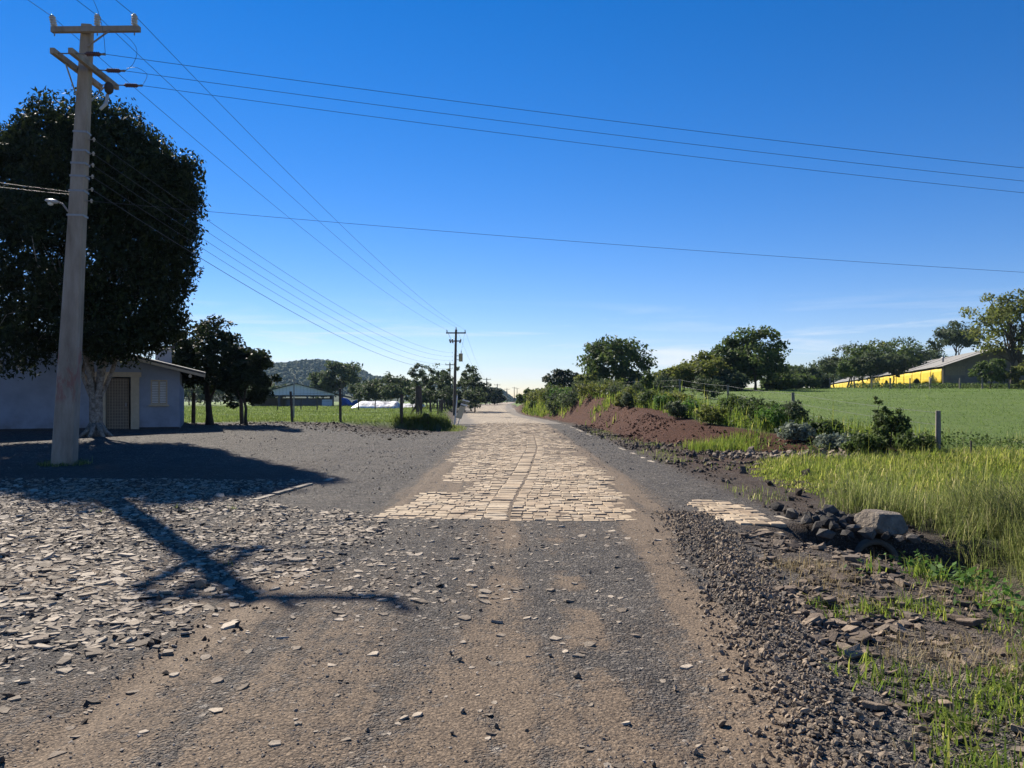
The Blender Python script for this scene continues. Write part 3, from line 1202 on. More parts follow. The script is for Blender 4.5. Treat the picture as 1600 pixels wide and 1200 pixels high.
def rubble():
    rng = np.random.default_rng(29)
    var = rock_variants(14, rng)
    shared = shared_meshes('rock', var, M['rock'])
    # windrow of crushed rock along the right of the wheel track
    N = 9500
    y = 2.4 + 8.6 * rng.uniform(0, 1, N) ** .9
    off = rng.normal(0, .25, N)
    x = xw(y) + off + .03
    s = np.exp(rng.normal(math.log(.0125), .42, N)).clip(.005, .032)
    keep = (rng.uniform(0, 1, N) < np.exp(-(off / .5) ** 2) * np.clip(.25 + 1.6 * fbm(x, y, 1.8, 133), .2, 1)) & in_frame(x, y)
    x, y, s = x[keep], y[keep], s[keep]
    z = H(x, y) + s * rng.uniform(.2, .75, len(s))
    S = np.stack([s, s, s * .6], 1)
    order = np.argsort(-s / y)
    for q in order[:150]:
        o = place('rock', shared[int(q) % 14], (x[q], y[q], z[q] - .15 * s[q]), tuple(S[q]), rng.uniform(0, 6.28), (rng.normal(0, .5), rng.normal(0, .5)))
        tag(o, 'small grey crushed rock in the low ridge beside the wheel track', 'rock', 'rocks of the ridge beside the wheel track')
    r = order[150:]
    V, F, rr = merged(var, np.stack([x, y, z], 1)[r], rot_rand(len(r), rng, 1.0), S[r], rng.uniform(0, 1, len(r)))
    tag(obj('crushed_rock', mesh_np('crushed_rock', V, F, rnd=rr), M['rock']), 'ridge of grey crushed rock beside the wheel track', 'gravel', kind='stuff')
    # loose dark rocks on the road itself
    lx, ly = [], []
    while len(lx) < 46:
        a, b = rng.uniform(-1.3, 1.2), rng.uniform(3.0, 9.6)
        if rng.uniform() < np.exp(-((a + .1) / .7) ** 2):
            lx.append(a)
            ly.append(b)
    for a, b in zip(lx, ly):
        ss = rng.uniform(.010, .024)
        o = place('loose_rock', shared[rng.integers(14)], (a, b, float(H(a, b)) + ss * .45), (ss, ss, ss * .8), rng.uniform(0, 6.28), (rng.normal(0, .6), rng.normal(0, .6)))
        tag(o, 'small dark rock lying loose on the worn brown road', 'rock', 'loose rocks on the road')
    o = place('loose_rock', shared[3], (wx(783, 6.4) - 3.2 + 1.45, 6.55, float(H(-1.85, 6.55)) + .03), (.075, .06, .05), .4)
    o.location = (-2.68, 6.62, float(H(-2.68, 6.62)) + .035)
    tag(o, 'rounded tan rock lying among pale flat stones near the pole shadow', 'rock')
    # brown flagstone rubble between the ridge and the ditch
    N = 4200
    y = rng.uniform(2.6, 9.6, N)
    x = xw(y) + .3 + np.abs(rng.normal(0, 1.0, N))
    cl = fbm(x, y, 1.3, 111)
    k = (rng.uniform(0, 1, N) < np.clip((cl - .38) * 4, .04, 1) * (0.35 + .65 * sst(4.4, 5.6, y)) * (1 - .6 * sst(8.0, 8.6, y))) & (x < ditch_x(y) - .35) & in_frame(x, y)
    x, y = x[k], y[k]
    s = np.exp(rng.normal(math.log(.032), .5, len(x))).clip(.01, .12)
    fv = flat_variants(10, rng, 6, .35)
    S = np.stack([s, s, s * rng.uniform(.25, .7, len(s))], 1)
    z = H(x, y) + s * .22
    order = np.argsort(-s / y)
    sh2 = shared_meshes('stone_slab', fv, M['brownrock'])
    for q in order[:110]:
        o = place('stone_slab', sh2[int(q) % 10], (x[q], y[q], z[q]), tuple(S[q]), rng.uniform(0, 6.28), (rng.normal(0, .2), rng.normal(0, .2)))
        tag(o, 'brown stone slab in the rubble between rock ridge and grassy ditch', 'stone', 'stone slabs beside the ditch')
    r = order[110:]
    V, F, rr = merged(fv, np.stack([x, y, z], 1)[r], rot_rand(len(r), rng, .25), S[r], rng.uniform(0, 1, len(r)))
    tag(obj('stone_rubble', mesh_np('stone_rubble', V, F, rnd=rr), M['brownrock']), 'small brown stone rubble spread beside the ditch', 'rubble', kind='stuff')
    # pebbles over the whole foreground
    N = 40000
    y = 2.5 + 9.0 * rng.uniform(0, 1, N) ** 1.5
    x = rng.uniform(-1, 1, N) * (0.72 * y + .3)
    keep = (x < ditch_x(y) - .4) & (rng.uniform(0, 1, N) < np.clip(.15 + 1.6 * (fbm(x, y, 1.0, 121) - .25), .1, 1))
    x, y = x[keep], y[keep]
    s = np.exp(rng.normal(math.log(.0047), .42, len(x))).clip(.0025, .014)
    S = np.stack([s, s, s * .5], 1)
    V, F, rr = merged(octa_variants(12, rng), np.stack([x, y, H(x, y) + s * .2], 1), rot_rand(len(x), rng, .35), S, .2 + .8 * rng.uniform(0, 1, len(x)))
    tag(obj('gravel', mesh_np('gravel', V, F, rnd=rr), M['pebble']), 'loose fine grey gravel over the road and yard', 'gravel', kind='stuff')
    N = 26000
    y = 10.5 * (40 / 10.5) ** rng.uniform(0, 1, N)
    x = np.where(rng.uniform(0, 1, N) < .8, rng.uniform(-.66, -.06, N) * y, rng.uniform(2.0, 3.9, N))
    keep = (left_mask(x, y) < .3) & (rng.uniform(0, 1, N) < np.clip(.1 + 2.2 * (fbm(x, y, .8, 127) - .33), .05, 1)) & ~((np.abs(x) < 2.0))
    x, y = x[keep], y[keep]
    s = (.004 + .00034 * y) * np.exp(rng.normal(0, .45, len(x)))
    V, F, rr = merged(octa_variants(12, rng), np.stack([x, y, H(x, y) + s * .2], 1), rot_rand(len(x), rng, 1.0), np.stack([s, s, s * .28], 1), .35 + .6 * rng.uniform(0, 1, len(x)))
    tag(obj('yard_gravel', mesh_np('yard_gravel', V, F, rnd=rr), M['pebble']), 'scattered stones over the grey gravel yard and road shoulder', 'gravel', kind='stuff')
    N = 9000
    y = rng.uniform(3.2, 15, N)
    x = rng.uniform(-10.5, -1.2, N)
    keep = in_frame(x, y) & (x < np.interp(y, [3, 5, 9.4, 12, 15], [-2.6, -2.1, -1.3, -3.9, -4]) + .2) & (rng.uniform(0, 1, N) < np.clip(2.2 * (fbm(x, y, 1.2, 129) - .3), .1, 1))
    x, y = x[keep], y[keep]
    s = np.exp(rng.normal(math.log(.013), .45, len(x))).clip(.006, .035)
    V, F, rr = merged(octa_variants(12, rng), np.stack([x, y, H(x, y) + s * .3], 1), rot_rand(len(x), rng, 1.0), np.stack([s, s, s * .7], 1), rng.uniform(0, 1, len(x)))
    tag(obj('yard_rubble', mesh_np('yard_rubble', V, F, rnd=rr), M['clod']), 'dark brown rubble between the broken pale stones of the yard', 'rubble', kind='stuff')
    # clods and stones of the verge and of the cut bank
    N = 9000
    y = rng.uniform(9.5, 48, N)
    x = road_c(y) + 3.7 + rng.uniform(0, 1, N) * (toe(y) + 1.6 - road_c(y) - 3.7)
    cl = fbm(x, y, .8, 131)
    k = rng.uniform(0, 1, N) < np.clip((cl - .3) * 2.2, .05, 1)
    x, y = x[k], y[k]
    s = np.exp(rng.normal(math.log(.035), .5, len(x))).clip(.012, .14)
    S = np.stack([s, s, s * .8], 1)
    rb = x > toe(y) - .25
    V, F, rr = merged(var, np.stack([x, y, H(x, y) + s * .25], 1)[rb], rot_rand(int(rb.sum()), rng, 1.0), S[rb] * .8, rng.uniform(0, 1, int(rb.sum())))
    tag(obj('bank_clods', mesh_np('bank_clods', V, F, rnd=rr), M['redclod']), 'red brown clods lying on the cut earth bank', 'rubble', kind='stuff')
    x, y, s, S = x[~rb], y[~rb], s[~rb], S[~rb]
    V, F, rr = merged(var, np.stack([x, y, H(x, y) + s * .3], 1), rot_rand(len(x), rng, 1.0), S, rng.uniform(0, 1, len(x)))
    tag(obj('earth_clods', mesh_np('earth_clods', V, F, rnd=rr), M['clod']), 'dark clods and stones along the earthy right verge', 'rubble', kind='stuff')
    # stones at the foot of the bank by the grass tongue
    N = 420
    a = rng.uniform(0, 1, N)
    x = 6.2 + a * 3.6 + rng.normal(0, .25, N)
    y = 21.6 - a * .6 + rng.normal(0, .5, N)
    s = np.exp(rng.normal(math.log(.075), .4, N)).clip(.03, .2)
    order = np.argsort(-s)
    for q in order[:70]:
        o = place('rock', shared[int(q) % 14], (x[q], y[q], float(H(x[q], y[q])) + s[q] * .35), (s[q], s[q], s[q] * .8), rng.uniform(0, 6.28), (rng.normal(0, .4), rng.normal(0, .4)))
        tag(o, 'grey brown rock heaped at the foot of the red bank', 'rock', 'rocks at the foot of the red bank')
    r = order[70:]
    V, F, rr = merged(var, np.stack([x[r], y[r], H(x[r], y[r]) + s[r] * .35], 1), rot_rand(len(r), rng, 1.), np.stack([s[r]] * 3, 1), rng.uniform(0, 1, len(r)))
    tag(obj('bank_stones', mesh_np('bank_stones', V, F, rnd=rr), M['rock']), 'small stones spilled along the foot of the red bank', 'rubble', kind='stuff')
    # gravel of the yard corner by the left field
    N = 2600
    x = rng.normal(-7.5, 4.2, N)
    y = rng.normal(37.6, 2.2, N)
    k = (left_mask(x, y) < .3) & (x < -3.9)
    x, y = x[k], y[k]
    s = np.exp(rng.normal(math.log(.026), .5, len(x))).clip(.01, .1)
    V, F, rr = merged(var, np.stack([x, y, H(x, y) + s * .2], 1), rot_rand(len(x), rng, .5), np.stack([s * 1.2, s * 1.2, s * .45], 1), rng.uniform(0, 1, len(x)))
    tag(obj('spoil_stones', mesh_np('spoil_stones', V, F, rnd=rr), M['clod']), 'dark clods and stones spilled at the corner of the left field', 'rubble', kind='stuff')
    return shared, var


ROCKS, ROCKV = rubble()


# ------------------------------------------------------------------ culvert
def culvert():
    cx_, cy_, cz_ = 4.62, 9.76, -0.47
    t = empty('culvert', (cx_, cy_, cz_ - .3), 'concrete culvert pipe opening under the rock pile at the ditch', 'culvert')
    mb = MB()
    n = 28
    ri, ro = .235, .30
    V = []
    for yy, r in ((0, ro), (0, ri), (2.2, ri), (2.2, ro)):
        for k in range(n):
            a = 2 * math.pi * k / n
            V.append((cx_ + r * math.cos(a), cy_ + yy, cz_ + r * math.sin(a)))
    F = []
    for ring in range(4):
        for k in range(n):
            j = (k + 1) % n
            a, b = ring * n, ((ring + 1) % 4) * n
            F.append((a + k, a + j, b + j, b + k))
    mb.add(V, F)
    pb(mb, 'pipe', M['concrete'], t, True)
    rng = np.random.default_rng(31)
    # the pale boulder on the headwall
    import bmesh
    bm = bmesh.new()
    bmesh.ops.create_icosphere(bm, subdivisions=4, radius=1)
    for v in bm.verts:
        c = v.co.copy()
        f = 1 + .16 * (float(fbm(c.x + 3.1, c.y + c.z * 1.7 + 5, 1.7, 7)) - .5) * 2
        c = c * f
        for d, h in (((0, 0, 1), .62), ((0, 0, -1), .6), ((-.9, -.2, .3), .74), ((.8, -.3, .3), .8), ((.1, -1, .25), .66)):
            dd = np.array(d) / np.linalg.norm(d)
            k = c.x * dd[0] + c.y * dd[1] + c.z * dd[2]
            if k > h:
                c.x -= (k - h) * dd[0] * .9
                c.y -= (k - h) * dd[1] * .9
                c.z -= (k - h) * dd[2] * .9
        e = .10 * (float(fbm(c.x * 1.3 + c.z + 9, c.y * 1.3 - c.z * .7 + 4, 3.2, 77, 4)) - .5) + .05 * (float(fbm(c.x - c.z + 2, c.y + c.z * 2, 9., 78, 3)) - .5)
        v.co = c * (1 + e)
    me = bpy.data.meshes.new('boulder')
    bm.to_mesh(me)
    bm.free()
    me.materials.append(M['boulder'])
    b = place('boulder', me, (4.74, 9.84, .04), (.33, .27, .20), .15, (0.05, .08))
    tag(b, 'large pale grey boulder sitting above the culvert mouth', 'boulder')
    sh = shared_meshes('culvert_rock', rock_variants(10, rng, .2), M['darkrock'])
    pts = []
    for i in range(64):
        a = rng.uniform(0, 1)
        pts.append((3.7 + a * 1.15 + rng.normal(0, .08), 10.0 + rng.normal(0, .32), rng.uniform(.05, .11)))
    for i in range(24):
        pts.append((4.2 + rng.uniform(0, 1.0), 10.25 + rng.normal(0, .2), rng.uniform(.05, .10)))
    for (x, y, s) in pts:
        zz = float(H(x, max(y, 10.02)))
        if abs(x - 4.72) < .36 and abs(y - 9.86) < .3:
            y = 10.3
            zz = float(H(x, y))
        hp = .16 * math.exp(-((x - 4.2) / .45) ** 2 - ((y - 10.05) / .3) ** 2)
        o = place('culvert_rock', sh[rng.integers(10)], (x, y, zz + s * .45 + hp * rng.uniform(.2, 1)), (s, s, s * .8), rng.uniform(0, 6.28), (rng.normal(0, .5), rng.normal(0, .5)))
        tag(o, 'dark angular rock in the pile over the culvert', 'rock', 'dark rocks piled over the culvert')
    for i in range(16):
        x = cx_ + rng.choice([-1, 1]) * rng.uniform(.5, 1.0)
        y = 9.5 + rng.normal(0, .1)
        s = rng.uniform(.06, .12)
        o = place('culvert_rock', sh[rng.integers(10)], (x, y, float(H(x, y)) + s * .4), (s, s, s * .8), rng.uniform(0, 6.28), (rng.normal(0, .5), rng.normal(0, .5)))
        tag(o, 'dark rock lying beside the culvert mouth in the ditch', 'rock', 'rocks beside the culvert mouth')


culvert()


# ------------------------------------------------------------------ foliage
def blades(P, hgt, wid, az, lean, rnd, seg=2, curl=0.6):
    """grass blades as tapering strips; returns V, F (triangles), per-vertex rnd"""
    n = len(P)
    dirx, diry = np.cos(az), np.sin(az)
    sx, sy = -diry, dirx
    if seg == 1:
        tip = P + np.stack([dirx * lean * hgt, diry * lean * hgt, hgt * np.sqrt(np.maximum(.1, 1 - lean ** 2))], 1)
        side = np.stack([sx * wid, sy * wid, np.zeros(n)], 1)
        V = np.stack([P - side, P + side, tip], 1).reshape(-1, 3)
        F = np.arange(3 * n).reshape(n, 3)
        return V, F, np.repeat(rnd, 3)
    mid = P + np.stack([dirx * lean * hgt * .35, diry * lean * hgt * .35, hgt * .58], 1)
    tip = P + np.stack([dirx * lean * hgt * (1 + curl * .3), diry * lean * hgt * (1 + curl * .3),
                        hgt * (1 - curl * np.abs(lean) * .75)], 1)
    side = np.stack([sx * wid, sy * wid, np.zeros(n)], 1)
    V = np.stack([P - side, P + side, mid + side * .75, mid - side * .75, tip], 1).reshape(-1, 3)
    o = (np.arange(n) * 5)[:, None]
    F = np.concatenate([o + np.array([[0, 1, 2]]), o + np.array([[0, 2, 3]]), o + np.array([[3, 2, 4]])], 0)
    return V, F, np.repeat(rnd, 5)


def grass(name, x, y, h0, w0, mat, label, seed, per=1, spread=.05, seg=2, lean=.5, hv=.3, cat='grass', tint=.35, kind='stuff', tv=.27):
    rng = np.random.default_rng(seed)
    n = len(x) * per
    X = np.repeat(x, per) + rng.normal(0, spread, n)
    Y = np.repeat(y, per) + rng.normal(0, spread, n)
    hh = np.repeat(np.broadcast_to(h0, x.shape), per) * np.exp(rng.normal(0, hv, n))
    ww = np.broadcast_to(w0, x.shape)
    ww = np.repeat(ww, per) * rng.uniform(.7, 1.3, n)
    Z = H(X, Y) - .01
    r = np.clip(tint + .5 * (fbm(X, Y, .7, seed) - .5) + rng.normal(0, tv, n), 0, 1)
    V, F, rr = blades(np.stack([X, Y, Z], 1), hh, ww, rng.uniform(0, 6.283, n), np.abs(rng.normal(0, lean, n)).clip(0, .95), r, seg)
    o = obj(name, mesh_np(name, V, F, rnd=rr), mat)
    tag(o, label, cat, kind=kind)
    return o


def leaf_quads(C, size, rng, rnd, up=0.25, out=None, asp=.5, droop=0.0):
    n = len(C)
    N = rng.normal(0, 1, (n, 3))
    if out is not None:
        N = N + out * .9
    N[:, 2] += up * 2
    N /= np.linalg.norm(N, axis=1, keepdims=True) + 1e-9
    A = rng.normal(0, 1, (n, 3))
    A[:, 2] -= droop
    A -= N * np.sum(A * N, 1, keepdims=True)
    A /= np.linalg.norm(A, axis=1, keepdims=True) + 1e-9
    B = np.cross(N, A)
    s = size[:, None]
    V = np.stack([C - A * s * .5, C + B * s * asp * .5 + A * s * .05, C + A * s * .5, C - B * s * asp * .5 + A * s * .05], 1).reshape(-1, 3)
    F = np.arange(4 * n).reshape(n, 4)
    return V, F, np.repeat(rnd, 4)


def crown_pts(rng, c, rad, nclump, clump_r, nleaf, shell=.55, bottom=-.8, gap=.0, lobes=.2, flat=.7):
    """clump centres in an uneven ellipsoid, leaves gathered round them"""
    d = rng.normal(0, 1, (nclump * 3, 3))
    d /= np.linalg.norm(d, axis=1, keepdims=True)
    d = d[d[:, 2] > bottom][:nclump]
    m = len(d)
    th = np.arctan2(d[:, 1], d[:, 0])
    sd = int(rng.integers(1000))
    lob = 1 + lobes * 2 * (fbm(th * .9 + 20, d[:, 2] * 1.6 + 9, 1.5, sd) - .5)
    r = (shell + (1 - shell) * rng.uniform(0, 1, m) ** .6) * lob
    cc = d * r[:, None] * np.array(rad) + np.array(c)
    w = rng.uniform(.35, 1, m)
    w /= w.sum()
    k = rng.choice(m, nleaf, p=w)
    o = rng.normal(0, 1, (nleaf, 3))
    o /= np.linalg.norm(o, axis=1, keepdims=True)
    o *= (rng.uniform(0, 1, nleaf) ** .45)[:, None] * (clump_r * rng.uniform(.65, 1.25, m)[k])[:, None]
    o[:, 2] *= flat
    C = cc[k] + o
    cr = rng.uniform(0, 1, m)
    rn = np.clip(.25 + .45 * cr[k] + rng.normal(0, .16, nleaf), 0, 1)
    out = (C - np.array(c)) / np.array(rad)
    out /= np.linalg.norm(out, axis=1, keepdims=True) + 1e-9
    return cc, C, rn, out


def limb_path(a, b, rng, n=6, sag=.12, up=.3):
    a = np.array(a, float)
    b = np.array(b, float)
    L = np.linalg.norm(b - a)
    pts = []
    for i in range(n):
        t = i / (n - 1)
        p = a * (1 - t) + b * t
        p[2] += up * L * .25 * math.sin(math.pi * t)
        if 0 < i < n - 1:
            p += rng.normal(0, L * .035, 3)
        pts.append(p)
    return pts


def tree(name, label, px, d, top, rad, leafm, bark, seed, base=None, nleaf=3500, leaf=.3, nclump=60, clump=.28, trunk_r=None,
         crown_lo=.35, group=None, shell=.5, lobes=.22, nlimb=7, cat='tree', ry=None, bottom=-.85, asp=.55, lean=0.0, forks=1, up=.25):
    """top: picture row of the crown's top, rad: crown half width in m"""
    rng = np.random.default_rng(seed)
    x = wx(px, d)
    zb = float(H(x, d)) if base is None else base
    zt = wz(top, d)
    zt = max(zt, zb + 1.3)
    h = zt - zb
    t = empty(name, (x, d, zb), label, cat, group)
    lo = zb + h * crown_lo
    c = (x + lean, d, (lo + zt) / 2)
    rz = (zt - lo) / 2
    cc, C, rn, out = crown_pts(rng, c, (rad, ry or rad, rz), nclump, clump * rad, nleaf, shell, bottom, lobes=lobes)
    sz = leaf * np.exp(rng.normal(0, .3, nleaf))
    V, F, rr = leaf_quads(C, sz, rng, rn, up, out, asp)
    part('crown', mesh_np('crown', V, F, rnd=rr), leafm, t)
    mb = MB()
    tr = trunk_r or max(.05, h * .022)
    for fk in range(forks):
        bx = x + (fk - (forks - 1) / 2) * tr * 1.2
        topc = np.array([c[0] + rng.normal(0, rad * .12) + (fk - (forks - 1) / 2) * rad * .35, d + rng.normal(0, rad * .1), c[2] + rz * .25])
        b0 = np.array([bx, d, zb - .15])
        path = [b0]
        K = 7
        for i in range(1, K):
            q = i / (K - 1)
            p = b0 * (1 - q) + topc * q + np.array([rng.normal(0, .03 * h * .6), rng.normal(0, .03 * h * .6), 0])
            path.append(p)
        radi = [tr * (1.35 if i == 0 else 1 - .72 * i / (K - 1)) for i in range(K)]
        mb.tube(path, radi, 7)
        order = rng.permutation(len(cc))[:nlimb]
        for q in order:
            i = int(rng.integers(2, K - 1))
            e = cc[q]
            lp = limb_path(path[i], e, rng)
            r0 = radi[i] * .55
            mb.tube(lp, [r0 * (1 - .8 * j / 5) for j in range(6)], 5)
    pb(mb, 'trunk', bark, t, True)
    return t


# ---- the big dense tree before the house
def big_tree():
    rng = np.random.default_rng(41)
    d = 26.0
    x = wx(150, d)
    zb = float(H(x, d))
    t = empty('evergreen_tree', (x, d, zb), 'huge dense dark evergreen tree with mottled pale trunk before the blue house', 'tree')
    # silhouette read as stacked lobes: (px, py, half width px, half height px, depth offset)
    L = [(150, 262, 118, 112, 0), (70, 300, 112, 105, .3), (225, 330, 88, 98, -.2), (20, 400, 85, 110, .4), (258, 300, 58, 62, .2),
         (130, 400, 125, 110, -.6), (215, 450, 85, 90, .0), (60, 480, 100, 60, .2), (175, 500, 95, 62, -.3), (262, 415, 42, 60, .3),
         (255, 505, 40, 34, .1), (40, 545, 62, 38, -.8), (205, 535, 52, 28, -.5), (160, 210, 60, 50, 0.1), (285, 280, 32, 40, .1), (270, 350, 48, 70, .1), (95, 235, 80, 60, .1), (20, 265, 60, 62, .3), (210, 255, 62, 60, 0)]
    L = [(a - (9 if a > 200 else 0), b, hw * (.96 if a > 200 else 1), hh, dy) for (a, b, hw, hh, dy) in L]
    CC, RN, OUT, CLS = [], [], [], []
    for (a, b, hw, hh, dy) in L:
        c = (wx(a, d), d + dy, wz(b, d))
        rad = (hw / FPX * d, hw / FPX * d * (1.05 if hw > 60 else 1), hh / FPX * d)
        vol = rad[0] * rad[2]
        nl = int(1800 + 2300 * vol)
        cc, C, rn, out = crown_pts(rng, c, np.array(rad) * .96, int(60 + 34 * vol), .46, nl, .66, -1.0, lobes=.16, flat=.9)
        CC.append(C)
        RN.append(rn)
        OUT.append(out)
        CLS.append(cc)
    C = np.concatenate(CC)
    rn = np.concatenate(RN)
    out = np.concatenate(OUT)
    print('big tree leaves', len(C))
    sz = .145 * np.exp(rng.normal(0, .28, len(C)))
    V, F, rr = leaf_quads(C, sz, rng, rn, .1, out, .42, droop=1.2)
    part('crown', mesh_np('crown', V, F, rnd=rr), M['bigleaf'], t)
    mb = MB()
    # fluted base and five stems
    stems = [((-.07, -.08), (140, 540), .105), ((.09, -.06), (166, 530), .105), ((-.16, .02), (117, 535), .10), ((.13, .08), (182, 520), .085), ((.0, .1), (152, 490), .10), ((-.08, .1), (128, 500), .08)]
    cls = np.concatenate(CLS)
    for (ox, oy), (tx, ty), r in stems:
        b0 = np.array([x + ox * 1.1, d + oy * 1.1, zb - .1])
        b1 = np.array([x + ox * .75, d + oy * .75, zb + .45])
        b2 = np.array([x + ox * .8, d + oy * .8, zb + 1.3])
        e = np.array([wx(tx, d) + ox, d + oy * 3, wz(ty, d)])
        path = [b0, b1, b2, b2 * .55 + e * .45 + rng.normal(0, .05, 3), e]
        top = e + np.array([(tx - 145) / 60., oy * 4, 2.8])
        path += [e * .5 + top * .5 + rng.normal(0, .1, 3), top]
        radi = [r * 1.5, r * 1.12, r, r * .85, r * .7, r * .5, r * .25]
        mb.tube(path, radi, 9)
        for q in rng.permutation(len(cls))[:7]:
            i = int(rng.integers(3, 6))
            lp = limb_path(path[i], cls[q], rng)
            mb.tube(lp, [radi[i] * .5 * (1 - .8 * j / 5) for j in range(6)], 5)
    for k in range(7):
        a = k * .9 + .3
        mb.tube([(x + .12 * math.cos(a), d + .12 * math.sin(a), zb + .4), (x + .3 * math.cos(a), d + .3 * math.sin(a), zb + .12),
                 (x + .55 * math.cos(a), d + .55 * math.sin(a), zb - .05)], [.11, .09, .04], 6)
    pb(mb, 'trunk', M['palebark'], t, True)


big_tree()

# ---- trees left of the road
T = tree
T('citrus_tree', 'dark rounded tree beside the house wall with forked dark trunk', 328, 36, 498, 1.75, M['bigleaf'], M['darkbark'], 51,
  nleaf=11000, leaf=.17, nclump=110, clump=.26, crown_lo=.24, trunk_r=.17, shell=.45)
T('citrus_tree', 'smaller dark round tree with thin trunk beyond the blue house', 385, 35.4, 540, 1.25, M['bigleaf'], M['darkbark'], 52,
  nleaf=8000, leaf=.16, nclump=80, clump=.28, crown_lo=.16, trunk_r=.085, shell=.45)
T('broadleaf_tree', 'tall broad tree rising behind the right half of the open barn', 534, 152, 566, 4.0, M['leafC'], M['bark'], 53, nleaf=4200, leaf=.55, crown_lo=.25)
T('broadleaf_tree', 'lower broad tree showing over the ridge of the open barn', 507, 156, 577, 3.6, M['leafC'], M['bark'], 54, nleaf=3200, leaf=.55, crown_lo=.2)
T('broadleaf_tree', 'dark tree peeping over the left slope of the barn roof', 424, 165, 600, 3.2, M['leafC'], M['bark'], 55, nleaf=2200, leaf=.55, crown_lo=.2)
for i, (px, top, d, r) in enumerate([(566, 598, 128, 2.5), (585, 590, 120, 2.4), (602, 588, 126, 2.5), (618, 586, 118, 2.3), (632, 592, 124, 2.2), (575, 606, 118, 2.0), (610, 600, 113, 1.9), (596, 600, 130, 2.4)]):
    T('broadleaf_tree', 'loose grey green tree in the grove behind the white silage heap', px, d, top, r, M['leafC'], M['bark'], 60 + i, nleaf=1500, leaf=.34, nclump=34, clump=.28,
      crown_lo=.28, group='grove behind the silage heap', shell=.35, lobes=.3)
for i, (px, top, d, r) in enumerate([(650, 572, 102, 1.3), (668, 569, 104, 1.35), (688, 566, 108, 1.5), (698, 574, 100, 1.3), (724, 568, 105, 1.35), (737, 566, 101, 1.5), (742, 582, 99, 1.4), (679, 590, 98, 1.3)]):
    T('slender_tree', 'tall slender airy tree with tufted crown near the far utility pole', px, d, top, r, M['leafC'], M['bark'], 70 + i, nleaf=1150, leaf=.27, nclump=20, clump=.34,
      crown_lo=.34, group='slender trees by the far pole', shell=.35, lobes=.6, trunk_r=.09, nlimb=9)
for i, (px, top, d, r) in enumerate([(645, 603, 96, 1.5), (660, 608, 94, 1.3), (676, 606, 99, 1.6), (694, 604, 95, 1.5), (712, 608, 99, 1.4), (727, 606, 97, 1.5), (741, 608, 94, 1.3)]):
    T('undergrowth_tree', 'short bushy dark tree under the slender trees', px, d, top, r, M['leafC'], M['darkbark'], 80 + i, nleaf=1100, leaf=.27, nclump=26, clump=.36,
      crown_lo=.1, group='bushy trees under the slender ones', shell=.35, lobes=.3)
for i, (px, top) in enumerate([(752, 609), (759, 606), (766, 607), (772, 606), (777, 611)]):
    T('hedge_tree', 'dense dark tree in the row beside the far road', px, 172 + i * 7, top, 1.9, M['bigleaf'], M['darkbark'], 90 + i, nleaf=1800, leaf=.42, nclump=40, clump=.4,
      crown_lo=.05, group='dark tree row beside the far road', shell=.4, lobes=.15)

for i, (px, top) in enumerate([(296, 588), (318, 596), (345, 600), (372, 596), (398, 602)]):
    T('broadleaf_tree', 'far tree closing the left field between the blue house and the open barn', px, 165 + 4 * (i % 2), top, 4.2, M['leafC'], M['darkbark'], 171 + i, nleaf=1300, leaf=.55, nclump=40, clump=.34,
      crown_lo=.1, group='far trees between house and open barn')
# ---- trees right of the road
T('broadleaf_tree', 'big rounded dark green tree standing alone above the bank', 962, 84, 531, 3.95, M['leafA'], M['darkbark'], 101, nleaf=9000, leaf=.34, nclump=120, clump=.25, crown_lo=.05, lobes=.16)
T('broadleaf_tree', 'low yellowish tree tucked under the big rounded tree', 922, 80, 583, 1.7, M['leafB'], M['darkbark'], 102, nleaf=2200, leaf=.28, nclump=40, crown_lo=.05)
T('araucaria_tree', 'dark flat topped conifer with clumpy umbrella crown beyond the bank', 879, 112, 580, 2.75, M['bigleaf'], M['darkbark'], 103, nleaf=3600, leaf=.4, nclump=26, clump=.34, crown_lo=.42, shell=.55, lobes=.25)
T('bushy_tree', 'small round bush at the far bend of the road', 828, 104, 606, 1.5, M['leafA'], M['darkbark'], 104, nleaf=2200, leaf=.28, nclump=40, crown_lo=.05)
T('bushy_tree', 'grey green bush left of the flat topped conifer', 851, 98, 612, 1.4, M['leafC'], M['darkbark'], 105, nleaf=1800, leaf=.28, nclump=36, crown_lo=.02)
T('bushy_tree', 'bush in front of the flat topped conifer', 893, 92, 606, 1.7, M['leafA'], M['darkbark'], 106, nleaf=1900, leaf=.28, nclump=36, crown_lo=.02)
for i, (px, top, d, r) in enumerate([(1046, 576, 74, 1.5), (1068, 567, 73, 1.8), (1094, 553, 76, 2.3), (1112, 560, 72, 1.9)]):
    T('broadleaf_tree', ['small yellow green tree at the far end of the clump from the tallest field tree', 'second yellow green tree of the clump, next to its smallest one', 'tallest yellow green tree of the clump beside the field trees', 'yellow green tree of the clump standing under the dark upright tree'][i], px, d, top, r, M['leafB'], M['darkbark'], 110 + i, nleaf=3200, leaf=.28, nclump=60, clump=.3,
      crown_lo=.06, group='yellow green trees at the field edge', lobes=.28)
T('broadleaf_tree', 'tallest dark spreading tree on the field with bare trunk', 1180, 75, 511, 3.5, M['leafA'], M['darkbark'], 120, nleaf=6500, leaf=.32, nclump=85, clump=.25, crown_lo=.1, lobes=.28, shell=.4, nlimb=10)
T('broadleaf_tree', 'dark upright tree touching the tallest field tree', 1141, 77, 528, 2.2, M['leafA'], M['darkbark'], 121, nleaf=3600, leaf=.32, nclump=50, clump=.32, crown_lo=.1, lobes=.3)
